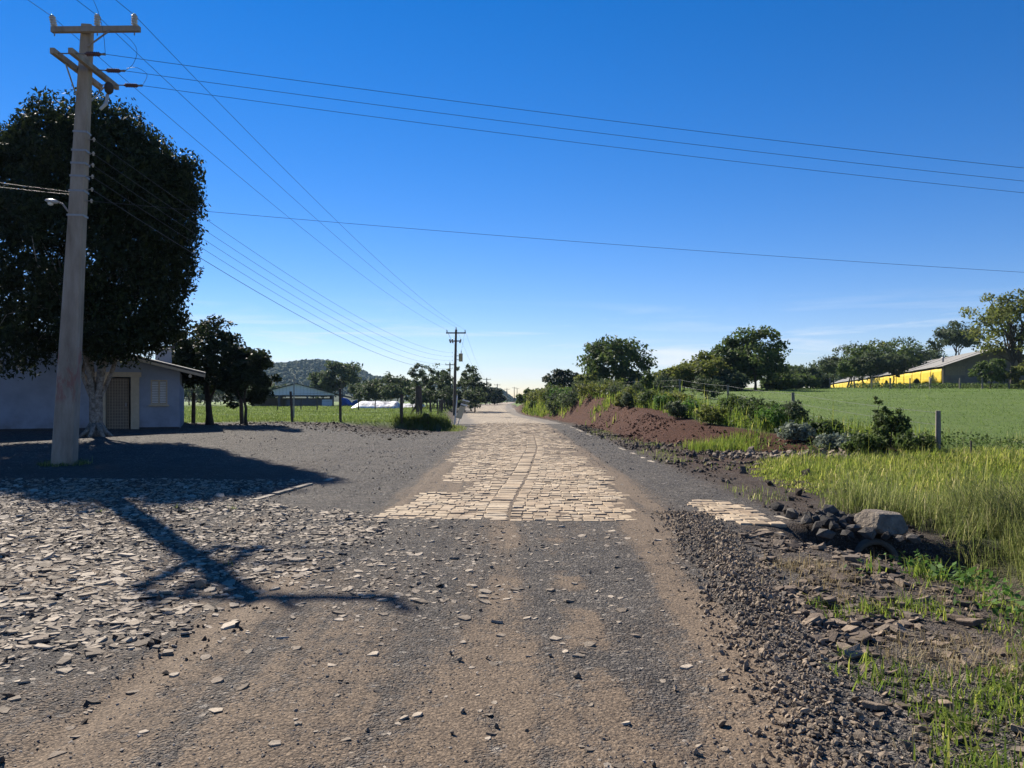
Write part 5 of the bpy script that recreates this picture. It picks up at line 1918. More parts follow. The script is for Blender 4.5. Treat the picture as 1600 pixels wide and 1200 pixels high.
# ------------------------------------------------------------------ house
def house():
    d = 31.0
    z0 = .42
    xr = wx(281, d)
    xl = xr - 14.6
    xm = wx(18, d)
    dep = 8.5
    zr = 4.42        # top of the wall under the ridge
    ze = z0 + 2.32   # top of the wall at the right corner
    sl = (zr - ze) / (xr - xm)
    zl = zr - sl * (xm - xl)
    t = empty('house', (xr, d, z0), 'pale blue plastered house with low gable roof behind the big tree', 'house')
    # front wall with its openings cut out: built as strips round them
    wl = m_ = M['housewall']

    def top(x):
        return zr - sl * abs(x - xm)

    dx0, dx1, dz1 = wx(172, d), wx(215, d), z0 + 2.08
    wx0, wx1, wz0, wz1 = wx(240, d), wx(263, d), wz(632, d), wz(594, d)
    sx0, sx1, sz0, sz1 = wx(24, d), wx(45, d), wz(587, d), wz(567, d)
    mb = MB()
    th = .2

    def strip(x0, x1, zb, zt=None):
        t0 = top(x0) if zt is None else zt
        t1 = top(x1) if zt is None else zt
        mb.prism([(x0, d, zb), (x1, d, zb), (x1, d, t1), (x0, d, t0)], (0, 0, 0), (0, th, 0))

    strip(xl, xm, z0 - .3)
    strip(xm, sx0, z0 - .3)
    strip(sx0, sx1, z0 - .3, sz0)
    strip(sx0, sx1, sz1)
    strip(sx1, dx0, z0 - .3)
    strip(dx0, dx1, dz1)
    strip(dx1, wx0, z0 - .3)
    strip(wx0, wx1, z0 - .3, wz0)
    strip(wx0, wx1, wz1)
    strip(wx1, xr, z0 - .3)
    # sides and back
    mb.box((xr - .1, d + th + (dep - th) / 2, (z0 - .3 + ze) / 2), (.2, dep - th - .01, ze - z0 + .3))
    mb.box((xl + .1, d + th + (dep - th) / 2, (z0 - .3 + zl) / 2), (.2, dep - th - .01, zl - z0 + .3))
    mb.prism([(xl + .2, d + dep - .2, z0 - .3), (xr - .2, d + dep - .2, z0 - .3), (xr - .2, d + dep - .2, ze), (xm, d + dep - .2, zr), (xl + .2, d + dep - .2, zl)], (0, 0, 0), (0, .19, 0))
    pb(mb, 'wall', wl, t)
    mb = MB()
    mb.box(((xl + dx0) / 2, d - .03, z0 - .05), (dx0 - xl, .05, .3))
    mb.box(((xr + dx1) / 2, d - .03, z0 - .05), (xr - dx1, .05, .3))
    pb(mb, 'plinth', M['plinth'], t)
    # roof: two corrugated slopes
    ov, of = .95, .55

    def slope(xa, za, xb, zb2, n):
        V, F = [], []
        K = 90
        ys = np.linspace(d - of, d + dep + .4, K)
        nr = 9
        for j in range(nr):
            q = j / (nr - 1)
            for i in range(K):
                V.append((xa + (xb - xa) * q, ys[i], za + (zb2 - za) * q + .03 * math.sin(i * math.pi * .5 * 1.0 + .3)))
        for j in range(nr - 1):
            for i in range(K - 1):
                F.append((j * K + i, j * K + i + 1, (j + 1) * K + i + 1, (j + 1) * K + i))
        b = MB().add(V, F)
        o = pb(b, 'roof', M['roof'], t)
        md = o.modifiers.new('thick', 'SOLIDIFY')
        md.thickness = .03
        return o

    rr = slope(xm, zr + .16, xr + ov, zr + .16 - sl * (xr + ov - xm), 0)
    slope(xm, zr + .16, xl - ov, zr + .16 - sl * (xm - xl + ov), 1)
    mb = MB()
    e1 = xr + ov
    mb.prism([(xm, d - of + .02, zr + .0), (e1, d - of + .02, zr + .0 - sl * (e1 - xm)), (e1, d - of + .02, zr + .11 - sl * (e1 - xm)), (xm, d - of + .02, zr + .11)], (0, 0, 0), (0, .035, 0))
    pb(mb, 'fascia', M['trim'], t)
    mb = MB()
    e1 = xl - ov
    mb.prism([(xm, d - of + .02, zr + .0), (xm, d - of + .02, zr + .11), (e1, d - of + .02, zr + .11 - sl * (xm - e1)), (e1, d - of + .02, zr - sl * (xm - e1))], (0, 0, 0), (0, .035, 0))
    pb(mb, 'fascia', M['trim'], t)
    mb = MB()
    mb.box((xr + ov - .02, d + dep / 2, ze - sl * ov + .085), (.03, dep + .8, .12))
    pb(mb, 'eave_board', M['trim'], t)
    # soffit boards under the front overhang
    # chimney
    cxx, cy = xr - .7, 33.5
    ch = pb(MB().box((cxx, cy, 3.1), (.62, .6, 1.5)), 'chimney', M['housewall'], t)
    pb(MB().box((cxx, cy, 3.88), (.86, .82, .07)), 'chimney_cap', M['roofdark'], ch)
    # door
    dr = pb(MB().box(((dx0 + dx1) / 2 + .02, d + .1, z0 + 1.02), (dx1 - dx0 - .34, .05, 2.03)), 'door', M['door'], t)
    mb = MB()
    w0, w1 = dx0 + .19, dx1 - .15
    for k in range(9):
        xx = w0 + (w1 - w0) * k / 8
        mb.box((xx, d + .06, z0 + 1.02), (.018, .018, 1.98))
    for k in range(17):
        mb.box(((w0 + w1) / 2, d + .055, z0 + .1 + k * .116), (w1 - w0, .012, .016))
    pb(mb, 'grille', M['grille'], dr)
    mb = MB()
    mb.box((dx0 + .055, d + .03, z0 + 1.04), (.21, .24, 2.08))
    mb.box((dx1 + .08, d + .03, z0 + 1.04), (.30, .24, 2.08))
    mb.box(((dx0 + dx1) / 2 + .05, d + .03, dz1 + .1), (dx1 - dx0 + .5, .24, .19))
    pb(mb, 'door_frame', M['trim'], dr)
    pb(MB().box((w1 - .1, d + .03, z0 + 1.0), (.05, .05, .14)), 'door_handle', M['steel'], dr)
    pb(MB().box(((dx0 + dx1) / 2 + .1, d - .45, z0 - .16), (dx1 - dx0 + 3.4, .9, .16)), 'doorstep', M['concrete'], t)
    # louvred window
    wn_ = pb(MB().box(((wx0 + wx1) / 2, d + .13, (wz0 + wz1) / 2), (wx1 - wx0 - .01, .03, wz1 - wz0 - .01)), 'window', M['dark'], t)
    ns = 13
    for half in (0, 1):
        mb = MB()
        a = wx0 + .03 + half * (wx1 - wx0) / 2
        b = a + (wx1 - wx0) / 2 - .06
        for k in range(ns):
            zc = wz0 + .05 + (wz1 - wz0 - .1) * (k + .5) / ns
            hh = (wz1 - wz0 - .1) / ns
            mb.prism([(a, d + .02, zc - hh * .42), (b, d + .02, zc - hh * .42), (b, d + .06, zc + hh * .36), (a, d + .06, zc + hh * .36)], (0, 0, 0), (0, .012, 0))
        pb(mb, 'shutter', M['white'], wn_)
    mb = MB()
    for xx in (wx0 + .015, (wx0 + wx1) / 2, wx1 - .015):
        mb.box((xx, d + .04, (wz0 + wz1) / 2), (.045, .1, wz1 - wz0))
    for zz in (wz0 + .02, wz1 - .02):
        mb.box(((wx0 + wx1) / 2, d + .038, zz), (wx1 - wx0 - .05, .09, .04))
    pb(mb, 'window_frame', M['trim'], wn_)
    pb(MB().box(((wx0 + wx1) / 2, d - .04, wz0 - .035), (wx1 - wx0 + .14, .18, .06)), 'window_sill', M['trim'], wn_)
    # small window
    wn2 = pb(MB().box(((sx0 + sx1) / 2, d + .12, (sz0 + sz1) / 2), (sx1 - sx0 - .01, .02, sz1 - sz0 - .01)), 'window', M['dark'], t)
    mb = MB()
    for k in range(4):
        mb.box((sx0 + (sx1 - sx0) * (k + .02) / 3.04 + .01, d + .05, (sz0 + sz1) / 2), (.025, .04, sz1 - sz0))
    for k in range(3):
        mb.box(((sx0 + sx1) / 2, d + .05, sz0 + (sz1 - sz0) * k / 2), (sx1 - sx0, .035, .025))
    pb(mb, 'window_frame', M['steel'], wn2)
    # bulge of the meter box at the corner
    mb = MB()
    mb.prism([(xr - .003, d + .25, z0 + .68), (xr + .14, d + .25, z0 + .78), (xr + .14, d + .25, z0 + 1.6), (xr - .003, d + .25, z0 + 1.85)], (0, 0, 0), (0, .6, 0))
    pb(mb, 'meter_box', M['housewall'], t)
    # lamp under the eave
    lx = wx(296, d)
    lz = zr + .12 - sl * (lx - xm)
    mb = MB().tube([(lx, d - .15, lz + .02), (lx, d - .15, lz - .14)], .022, 6)
    pb(mb, 'lamp_holder', M['trim'], t)
    pb(MB().lathe((lx, d - .15, lz - .27), [(.02, 0), (.055, .03), (.065, .07), (.05, .11), (.03, .135)], 10), 'light_bulb', M['bulb'], t, True)
    t.rotation_euler = (0, 0, math.radians(22))


house()


# ------------------------------------------------------------------ open barn on the left
def open_barn():
    d = 130.0
    z0 = .45
    x0, x1 = wx(396, d), wx(521, d)
    xm = wx(463, d)
    zr, ze = wz(600, d), wz(615.5, d)
    zlow = wz(617.5, d)
    dep = 17.0
    t = empty('open_barn', (xm, d, z0), 'open sided barn with white gable cladding and dark roof in left field', 'barn')
    n = 24
    xs = np.linspace(x0, x1, n + 1)
    xm0 = xm

    def top(x):
        return zr - (zr - ze) * abs(x - xm0) / (x1 - xm0)

    for i in range(n):
        a, b = xs[i] + .012, xs[i + 1] - .012
        p = [(a, d, zlow), (b, d, zlow), (b, d, top(b)), (a, d, top(a))]
        if a < xm0 < b:
            p = [(a, d, zlow), (b, d, zlow), (b, d, top(b)), (xm0, d, zr), (a, d, top(a))]
        pb(MB().prism(p, (0, 0, 0), (0, .05 if i % 2 else .065, 0)), 'cladding_panel', M['cladding'], t)
    mb = MB()
    ov = .5
    for s, xe in ((1, x1 + ov), (-1, x0 - ov)):
        ze2 = top(x1) - (zr - ze) / (x1 - xm0) * ov if s > 0 else top(x0) - (zr - ze) / (x1 - xm0) * ov
        mb.prism([(xm0, d - .5, zr + .06), (xe, d - .5, ze2 + .06), (xe, d - .5, ze2 + .16), (xm0, d - .5, zr + .16)], (0, 0, 0), (0, dep, 0))
    pb(mb, 'roof', M['roofdark'], t)
    pb(MB().prism([(x1 + .52, d + 4, ze - .05), (x1 + 5.2, d + 4, ze - 1.0), (x1 + 5.2, d + 4, ze - .9), (x1 + .52, d + 4, ze + .05)], (0, 0, 0), (0, dep - 5, 0)), 'lean_to_roof', M['roofdark'], t)
    k = 0
    for yy in np.linspace(d + .3, d + dep - 1.5, 5):
        for xx in (x0 + .2, x0 + (x1 - x0) * .33, x0 + (x1 - x0) * .67, x1 - .2):
            if k < 4 or xx in (x0 + .2, x1 - .2) or True:
                zb = float(H(xx, yy))
                pb(MB().box((xx, yy, (zb - .2 + zlow) / 2 + .1), (.28, .28, zlow - zb + .4)), 'post', M['greywall'], t)
    for yy in np.linspace(d + 4.5, d + dep - 2.5, 4):
        zb = float(H(x1 + 5, yy))
        pb(MB().box((x1 + 5.0, yy, (zb - .2 + ze - 1.02) / 2), (.2, .2, ze - 1.02 - zb + .2)), 'post', M['wood'], t)
    pb(MB().box((xm0 + 1.4, d + .9, z0 + .55), (x1 - xm0 - .2, .25, 1.3)), 'low_wall', M['greywall'], t)
    pb(MB().box((wx(510, d), d + .4, z0 + .62), (1.75, .12, 1.25)), 'white_panel', M['cladding'], t)
    pb(MB().box(((x0 + x1) / 2, d + dep - 1.2, z0 + .7), (x1 - x0 - .6, .2, 1.6)), 'rear_wall', M['greywall'], t)
    mb = MB()
    mb.box(((x0 + x1) / 2, d + .3, zlow - .12), (x1 - x0 - .1, .18, .25))
    pb(mb, 'beam', M['wood'], t)
    t.rotation_euler = (0, 0, math.radians(15))
    # blue tarpaulin under the lean-to
    rng = np.random.default_rng(5)
    V, F = [], []
    nx, nz = 22, 8
    xa, xb = wx(534, 134), wx(563, 134)
    for j in range(nz):
        for i in range(nx):
            u = i / (nx - 1)
            v = j / (nz - 1)
            V.append((xa + (xb - xa) * u, 134 + .18 * math.sin(u * 17) + .12 * math.sin(v * 5 + u * 9), z0 + .15 + v * (1.15 + .25 * math.sin(u * 6 + 1)) - .35 * math.exp(-((u - .52) / .1) ** 2) * v))
    for j in range(nz - 1):
        for i in range(nx - 1):
            F.append((j * nx + i, j * nx + i + 1, (j + 1) * nx + i + 1, (j + 1) * nx + i))
    o = obj('tarpaulin', MB().add(V, F).mesh('tarpaulin', True), M['tarpblue'])
    md = o.modifiers.new('thick', 'SOLIDIFY')
    md.thickness = .02
    tag(o, 'blue tarpaulin hanging at the right side of the open barn', 'tarpaulin')


open_barn()


def silage(px0, px1, d, top, label, seed):
    x0, x1 = wx(px0, d), wx(px1, d)
    zb = float(H((x0 + x1) / 2, d))
    zt = wz(top, d)
    nx, ny = 70, 24
    V, F = [], []
    for j in range(ny):
        for i in range(nx):
            u, v = i / (nx - 1), j / (ny - 1)
            prof = min(1, (u / .18) ** .6 if u > 0 else 0) * min(1, ((1 - u) / .1) ** .6 if u < 1 else 0)
            pv = math.sin(math.pi * v) ** .6
            x = x0 + (x1 - x0) * u
            y = d - 3 + 6 * v
            h = (zt - zb) * prof * pv * (.86 + .25 * float(fbm(x, y, .5, seed))) + .12 * (float(fbm(x, y, 2.0, seed + 3)) - .5)
            V.append((x, y, zb - .08 + max(0, h)))
    for j in range(ny - 1):
        for i in range(nx - 1):
            F.append((j * nx + i, j * nx + i + 1, (j + 1) * nx + i + 1, (j + 1) * nx + i))
    o = obj('silage_heap', MB().add(V, F).mesh('silage_heap', True), M['plastic'])
    tag(o, label, 'silage heap')


silage(552, 628, 100, 626, 'long heap under white plastic sheet in the left field', 3)
silage(624, 664, 104, 629, 'smaller white covered heap behind the gate post', 9)


# ------------------------------------------------------------------ long yellow barn on the right
def long_barn():
    p0 = np.array([56.0, 100.0])
    dr = np.array([.28, 1.0])
    dr /= np.linalg.norm(dr)
    pr = np.array([dr[1], -dr[0]])
    Ln, W = 112.0, 12.0
    z0, ze, zr = 3.3, 6.0, 8.15
    t = empty('long_barn', (p0[0], p0[1], z0), 'long low barn with yellow side curtain and grey sheet roof', 'barn')

    def q(u, w, z):
        a = p0 + dr * u + pr * w
        return (a[0], a[1], z)

    # gable end in block and board
    pb(MB().prism([q(0, .12, z0 - .4), q(0, W - .12, z0 - .4), q(0, W - .12, ze), q(0, W / 2, zr), q(0, .12, ze)], (0, 0, 0), (dr[0] * .2, dr[1] * .2, 0)), 'gable_wall', M['greywall'], t)
    for w0, w1 in ((.3, 2.6), (8.6, 11.4)):
        pb(MB().prism([q(-.06, w0, z0 + 1.5), q(-.06, w1, z0 + 1.5), q(-.06, w1, ze - .05), q(-.06, w0, ze - .05)], (0, 0, 0), (dr[0] * .05, dr[1] * .05, 0)), 'gable_panel', M['greywood'], t)
    # low side wall, posts and curtain panels between them
    pb(MB().prism([q(.2, 0, z0 - .4), q(Ln, 0, z0 - .4), q(Ln, 0, z0 + .45), q(.2, 0, z0 + .45)], (0, 0, 0), (pr[0] * .15, pr[1] * .15, 0)), 'low_wall', M['greywall'], t)
    nb = 20
    rng = np.random.default_rng(17)
    for k in range(nb + 1):
        u = .1 + (Ln - .2) * k / nb
        pb(MB().prism([q(u - .1, .02, z0 - .3), q(u + .1, .02, z0 - .3), q(u + .1, .02, ze - .02), q(u - .1, .02, ze - .02)], (0, 0, 0), (pr[0] * .2, pr[1] * .2, 0)), 'post', M['greywood'], t)
    for k in range(nb):
        u0 = .1 + (Ln - .2) * k / nb + .12
        u1 = .1 + (Ln - .2) * (k + 1) / nb - .12
        n = 9
        V, F = [], []
        drop = (.0, .25, .9, .1, .45, .0, 1.2)[k % 7]
        for j in range(5):
            for i in range(n):
                a = i / (n - 1)
                v = j / 4
                lo = z0 + .5 + drop * math.sin(a * 3.1) + rng.uniform(0, .12) * (j == 0)
                z = lo + (ze - .25 - lo) * v
                V.append(q(u0 + (u1 - u0) * a, -.05 - .06 * math.sin(a * 14 + k) * (1 - v), z))
        for j in range(4):
            for i in range(n - 1):
                F.append((j * n + i, j * n + i + 1, (j + 1) * n + i + 1, (j + 1) * n + i))
        o = pb(MB().add(V, F), 'curtain', M['yellow'], t, True)
        o.modifiers.new('thick', 'SOLIDIFY').thickness = .02
    pb(MB().prism([q(5.4, -.09, z0 + .3), q(6.8, -.09, z0 + .3), q(6.8, -.09, z0 + 1.5), q(5.4, -.09, z0 + 1.5)], (0, 0, 0), (pr[0] * .03, pr[1] * .03, 0)), 'opening', M['dark'], t)
    # far side wall
    pb(MB().prism([q(.2, W, z0 - .4), q(Ln, W, z0 - .4), q(Ln, W, ze - .02), q(.2, W, ze - .02)], (0, 0, 0), (-pr[0] * .15, -pr[1] * .15, 0)), 'rear_wall', M['greywall'], t)
    pb(MB().prism([q(Ln, .2, z0 - .4), q(Ln, W - .2, z0 - .4), q(Ln, W - .2, ze - .02), q(Ln, W / 2, zr - .1), q(Ln, .2, ze - .02)], (0, 0, 0), (-dr[0] * .2, -dr[1] * .2, 0)), 'gable_wall', M['greywall'], t)
    # roof: sheets with visible laps
    ns = 28
    ov = .35
    sl = (zr - ze) / (W / 2)
    for side in (0, 1):
        for k in range(ns):
            u0 = -1.6 + (Ln + 2.6) * k / ns
            u1 = -1.6 + (Ln + 2.6) * (k + 1) / ns + .12
            lift = .03 * (k % 2) + rng.normal(0, .012)
            if side == 0:
                P = [q(u0, -ov, ze - sl * ov + .12 + lift), q(u1, -ov, ze - sl * ov + .12 + lift), q(u1, W / 2, zr + .12 + lift), q(u0, W / 2, zr + .12 + lift)]
            else:
                P = [q(u0, W / 2, zr + .12 + lift), q(u1, W / 2, zr + .12 + lift), q(u1, W + ov, ze - sl * ov + .12 + lift), q(u0, W + ov, ze - sl * ov + .12 + lift)]
            pb(MB().prism(P, (0, 0, 0), (0, 0, -.05)), 'roof_sheet', M['roofbarn'], t)
    a = q(9, 2.2, ze + sl * 2.2)
    pb(MB().tube([(a[0], a[1], a[2] - .2), (a[0], a[1], a[2] + .7)], .14, 8), 'vent_pipe', M['steel'], t)
    pb(MB().lathe((a[0], a[1], a[2] + .72), [(.26, 0), (.18, .1), (.03, .2)], 8), 'vent_cowl', M['steel'], t)


long_barn()


# ------------------------------------------------------------------ utility poles
def insulator(c, h=.26, r=.06, axis=(0, 0, 1), n=5):
    prof = [(.02, 0)]
    for i in range(n):
        a = .04 + (h - .06) * i / n
        b = .04 + (h - .06) * (i + 1) / n
        prof += [(r * .55, a), (r, a + (b - a) * .35), (r * .9, a + (b - a) * .5), (r * .5, b - .002)]
    prof += [(r * .6, h - .01), (r * .45, h)]
    return MB().lathe(c, prof, 10, axis)


def sagline(a, b, sag, n=26):
    a = np.array(a, float)
    b = np.array(b, float)
    out = []
    for i in range(n + 1):
        t = i / n
        p = a * (1 - t) + b * t
        p[2] -= 4 * sag * t * (1 - t)
        out.append(p)
    return out


def wire(label, path, r=.009, group=None, name='power_line'):
    o = obj(name, MB().tube(path, r * .72, 5, True).mesh(name), M['wire'])
    tag(o, label, 'wire', group)
    return o


PB = np.array([wx(100, 18.3), 18.3, 0.0])
PB[2] = float(H(PB[0], PB[1])) - .15
PT = np.array([wx(137, 18.3), 18.3, wz(40, 18.3)])


def pole_at(z):
    t = (z - PB[2]) / (PT[2] - PB[2])
    return PB * (1 - t) + PT * t


def near_pole():
    t = empty('utility_pole', tuple(PB), 'tall leaning concrete utility pole with crossarms and street lamp before the big tree', 'utility pole')
    # shaft: chamfered rectangle
    mb = MB()
    V, F = [], []
    lv = 12
    n = 8
    for i in range(lv):
        q = i / (lv - 1)
        c = PB * (1 - q) + PT * q
        w = .240 * (1 - q) + .116 * q
        dd = .20 * (1 - q) + .10 * q
        k = .82
        ring = [(-w, -dd * k), (-w * k, -dd), (w * k, -dd), (w, -dd * k), (w, dd * k), (w * k, dd), (-w * k, dd), (-w, dd * k)]
        a = .14
        for (x, y) in ring:
            V.append((c[0] + x * math.cos(a) - y * math.sin(a), c[1] + x * math.sin(a) + y * math.cos(a), c[2]))
    for i in range(lv - 1):
        for k in range(n):
            F.append((i * n + k, i * n + (k + 1) % n, (i + 1) * n + (k + 1) % n, (i + 1) * n + k))
    F.append(tuple(range((lv - 1) * n, lv * n)))
    F.append(tuple(range(n))[::-1])
    mb.add(V, F)
    pb(mb, 'shaft', M['pole'], t)
    # top crossarm
    z = wz(49, 18.3)
    c = pole_at(z)
    a = np.array([wx(92, 18.45), 18.37, wz(54, 18.4)])
    b = np.array([wx(219, 18.0), 18.0, wz(46, 18.0)])
    a[1] -= .2
    b[1] -= .02
    cr = MB()
    dv = (b - a)
    L = np.linalg.norm(dv)
    cr.box(tuple((a + b) / 2), (L, .10, .125), math.atan2(dv[1], dv[0]))
    for i in range(len(cr.v)):
        x, y, zz = cr.v[i]
        cr.v[i] = (x, y, zz + (x - (a[0] + b[0]) / 2) / (b[0] - a[0]) * (b[2] - a[2]))
    arm = pb(cr, 'crossarm', M['pole'], t)
    ins = []
    for f, m, ax in ((.03, 'greyporc', (-.22, 0, 1)), (.52, 'greyporc', (0, 0, 1)), (.94, 'greyporc', (0, 0, 1))):
        p = a * (1 - f) + b * f + np.array([0, 0, .055])
        pb(insulator(tuple(p), .30, .078, ax, 4), 'insulator', M[m], arm, True)
        axv = np.array(ax) / np.linalg.norm(ax)
        ins.append(p + axv * .27)
        pb(MB().tube([p - np.array([0, 0, .2]), p], .014, 6), 'bolt', M['steel'], arm)
    # brace
    e = pole_at(wz(76, 18.3)) + np.array([.10, -.12, 0])
    f = a * .32 + b * .68 + np.array([0, -.06, -.05])
    pb(MB().tube([e, f], .02, 6), 'brace', M['steel'], t)
    # paired arms of the branch line, running to and from the viewer
    tens = []
    for xx, mm in ((-10.33, 0), (-9.92, 1)):
        pb(MB().box((xx, 18.3, 9.45), (.10, 2.05, .125)), 'crossarm', M['pole'], t)
    for yy in (17.42, 18.3, 19.16):
        x0 = -9.87
        pb(MB().tube([(x0 - .55 if yy != 18.3 else x0, yy, 9.45), (x0 + .22, yy, 9.44)], .014, 6), 'bolt', M['steel'], t)
        pb(insulator((x0 + .2, yy, 9.44), .36, .055, (1, 0, -.03), 7), 'tension_insulator', M['polymer'], t, True)
        pb(MB().tube([(x0 + .55, yy, 9.43), (x0 + .66, yy, 9.43)], [.02, .03], 6), 'clamp', M['steel'], t)
        tens.append(np.array([x0 + .66, yy, 9.43]))
    # steel cross braces of the arms
    pb(MB().tube([(-10.33, 17.8, 9.39), tuple(pole_at(8.75) + np.array([-.1, -.1, 0]))], .018, 5), 'brace', M['steel'], t)
    pb(MB().tube([(-9.92, 18.9, 9.39), tuple(pole_at(8.75) + np.array([.12, .1, 0]))], .018, 5), 'brace', M['steel'], t)
    # surge arrester / fuse holder hanging right of the shaft
    pb(MB().lathe((-9.72, 18.55, 8.98), [(.04, 0), (.09, .05), (.105, .13), (.095, .22), (.05, .28)], 12), 'fuse_housing', M['plinth'], t, True)
    pb(MB().tube([(-9.78, 18.6, 8.98), (-9.74, 18.45, 8.7), (-9.85, 18.4, 8.55)], [.04, .04, .035], 8), 'fuse_arm', M['greyporc'], t)
    # bands and low voltage rack
    for zz in (wz(208, 18.3), wz(237, 18.3), wz(257, 18.3), wz(277, 18.3), wz(300, 18.3), wz(338, 18.3)):
        c = pole_at(zz)
        q = (zz - PB[2]) / (PT[2] - PB[2])
        w = .255 * (1 - q) + .118 * q + .008
        dd = .20 * (1 - q) + .10 * q + .008
        pb(MB().box((c[0], c[1], c[2]), (2 * w, 2 * dd, .045), .14), 'band', M['steel'], t)
    rack = []
    for py in (218, 240, 258, 276, 296, 314):
        zz = wz(py, 18.3)
        c = pole_at(zz)
        q = (zz - PB[2]) / (PT[2] - PB[2])
        w = .255 * (1 - q) + .118 * q
        p = c + np.array([w + .03, .02, 0])
        pb(MB().tube([p + np.array([-.05, 0, 0]), p + np.array([.12, 0, .01])], .012, 5), 'bracket', M['steel'], t)
        pb(insulator(tuple(p + np.array([.1, 0, -.04])), .09, .035, (0, 0, 1), 2), 'spool_insulator', M['greyporc'], t, True)
        rack.append(p + np.array([.1, 0, 0]))
    # street lamp on its short arm
    zz = wz(331, 18.3)
    c = pole_at(zz)
    w = .2
    la = [c + np.array([-w, -.05, 0]), c + np.array([-w - .10, -.10, .16]), c + np.array([-w - .22, -.14, .21])]
    pb(MB().tube(la, .022, 7), 'lamp_arm', M['steel'], t)
    h = c + np.array([-w - .30, -.16, .205])
    lampm = MB()
    prof = []
    V, F = [], []
    K = 12
    secs = [(-.20, .015, .012), (-.16, .07, .035), (-.06, .09, .05), (.04, .07, .05), (.10, .035, .03)]
    for (u, ww, hh) in secs:
        for k in range(K):
            an = 2 * math.pi * k / K
            V.append((h[0] + u + .02, h[1] + ww * math.cos(an), h[2] + hh * math.sin(an) + u * -.12))
    for i in range(len(secs) - 1):
        for k in range(K):
            F.append((i * K + k, i * K + (k + 1) % K, (i + 1) * K + (k + 1) % K, (i + 1) * K + k))
    F.append(tuple(range(K))[::-1])
    F.append(tuple(range((len(secs) - 1) * K, len(secs) * K)))
    lh = pb(lampm.add(V, F), 'lamp_head', M['greyporc'], t, True)
    pb(MB().lathe((h[0] - .05, h[1], h[2] - .095), [(.02, 0), (.055, .02), (.065, .06)], 10), 'lamp_bowl', M['bulb'], lh, True)
    return ins, tens, rack


INS, TENS, RACK = near_pole()


def far_pole(px, base_d, top, label, arm=1.9, r=.13, lean=0.0, full=False, group=None, mat='wood', base=None):
    d = base_d
    x = wx(px, d)
    zb = float(H(x, d)) - .2 if base is None else base
    zt = wz(top, d)
    t = empty('utility_pole', (x, d, zb + .2), label, 'utility pole', group)
    b = np.array([x, d, zb])
    e = np.array([x + lean, d, zt])
    pb(MB().tube([b, (b + e) / 2, e], [r * 1.3, r * 1.1, r * .85], 8), 'shaft', M[mat], t)
    za = zt - .35
    c = e + np.array([0, -.12, -.35])
    ca_ = pb(MB().box(tuple(c), (arm, .1, .13)), 'crossarm', M[mat], t)
    ins = []
    for f in (-.46, .0, .46):
        p = c + np.array([arm * f, .0 if f else .12, .06 if f else .35])
        pb(insulator(tuple(p), .26, .06, (0, 0, 1), 3), 'insulator', M['porcelain'], ca_, True)
        ins.append(p + np.array([0, 0, .26]))
    if full:
        # cut-out fuses on a short second arm, transformer, low voltage rack
        z2 = wz(533, d)
        c2 = np.array([x + lean * .9, d - .14, z2])
        pb(MB().box(tuple(c2), (1.0, .1, .12)), 'fuse_arm', M[mat], t)
        for f in (-.5, -.28, .42):
            p = c2 + np.array([f, -.1, -.22])
            pb(MB().lathe(tuple(p), [(.05, 0), (.09, .08), (.06, .14), (.1, .22), (.06, .28), (.1, .36), (.04, .42)], 8, (f * .6, -.2, 1)), 'cutout_fuse', M['porcelain'], t, True)
        tx = np.array([wx(720, d), d - .1, wz(565, d)])
        pb(MB().lathe(tuple(tx), [(.17, 0), (.2, .04), (.2, .72), (.22, .74), (.22, .80), (.05, .84)], 12), 'transformer_tank', M['transf'], t, True)
        for zz in (.18, .58):
            pb(MB().box((float((tx[0] + x) / 2), d - .08, float(tx[2] + zz)), (float(abs(tx[0] - x)), .06, .06)), 'transformer_bracket', M['steel'], t)
        pb(insulator((tx[0] + .05, tx[1], tx[2] + .82), .3, .05, (0, 0, 1), 4), 'bushing', M['porcelain'], t, True)
        pb(MB().tube(sagline((tx[0] + .05, tx[1], tx[2] + 1.1), tuple(ins[2]), .15, 10), .008, 4), 'drop_lead', M['wire'], t)
        pb(MB().tube(sagline((c2[0] - .45, c2[1], c2[2]), tuple(ins[0]), .05, 8), .008, 4), 'drop_lead', M['wire'], t)
        for k in range(5):
            p = np.array([x - .16, d - .05, wz(552 + 6 * k, d)])
            pb(insulator(tuple(p), .1, .045, (0, 0, 1), 2), 'spool_insulator', M['greyporc'], t, True)
            ins.append(p + np.array([-.05, 0, .05]))
    return ins


FAR = far_pole(709.5, 78, 515, 'dark utility pole with transformer and fuses beside the leaning sign', 2.0, .13, .2, True, base=-.45)
far_pole(703, 138, 567, 'utility pole half hidden among the slender trees', 1.6, .13)
FP = []
for px, dd, top, lab in ((760.5, 224, 591, 'far utility pole with crossarm before the dark tree row'), (777, 291, 600, 'distant utility pole at the end of the dark tree row'),
                         (792, 343, 607, 'distant utility pole standing in the open by the far road'), (803.5, 400, 605, 'very distant utility pole of the far pair, the taller one'), (808, 440, 606.5, 'very distant utility pole of the far pair, the shorter one')):
    FP.append(far_pole(px, dd, top, lab, 2.4, .16))

# conductors: three of the main line, both ways from the near pole
lab = ['left', 'middle', 'right']
prev = [(-15.4, -32, 11.2), (-14.3, -32, 11.5), (-13.2, -32, 11.2)]
for k in range(3):
    wire('overhead conductor from the %s pin insulator of the concrete pole to the transformer pole' % lab[k], sagline(INS[k], FAR[k], .75), .009)
    wire('overhead conductor from the %s pin insulator of the concrete pole running back overhead' % lab[k], sagline(INS[k], prev[k], .5), .009)
for k in range(3):
    wire('overhead conductor leaving the transformer pole toward the far poles, %s phase' % lab[k], sagline(FAR[k], FP[0][k], 2.2), .012)
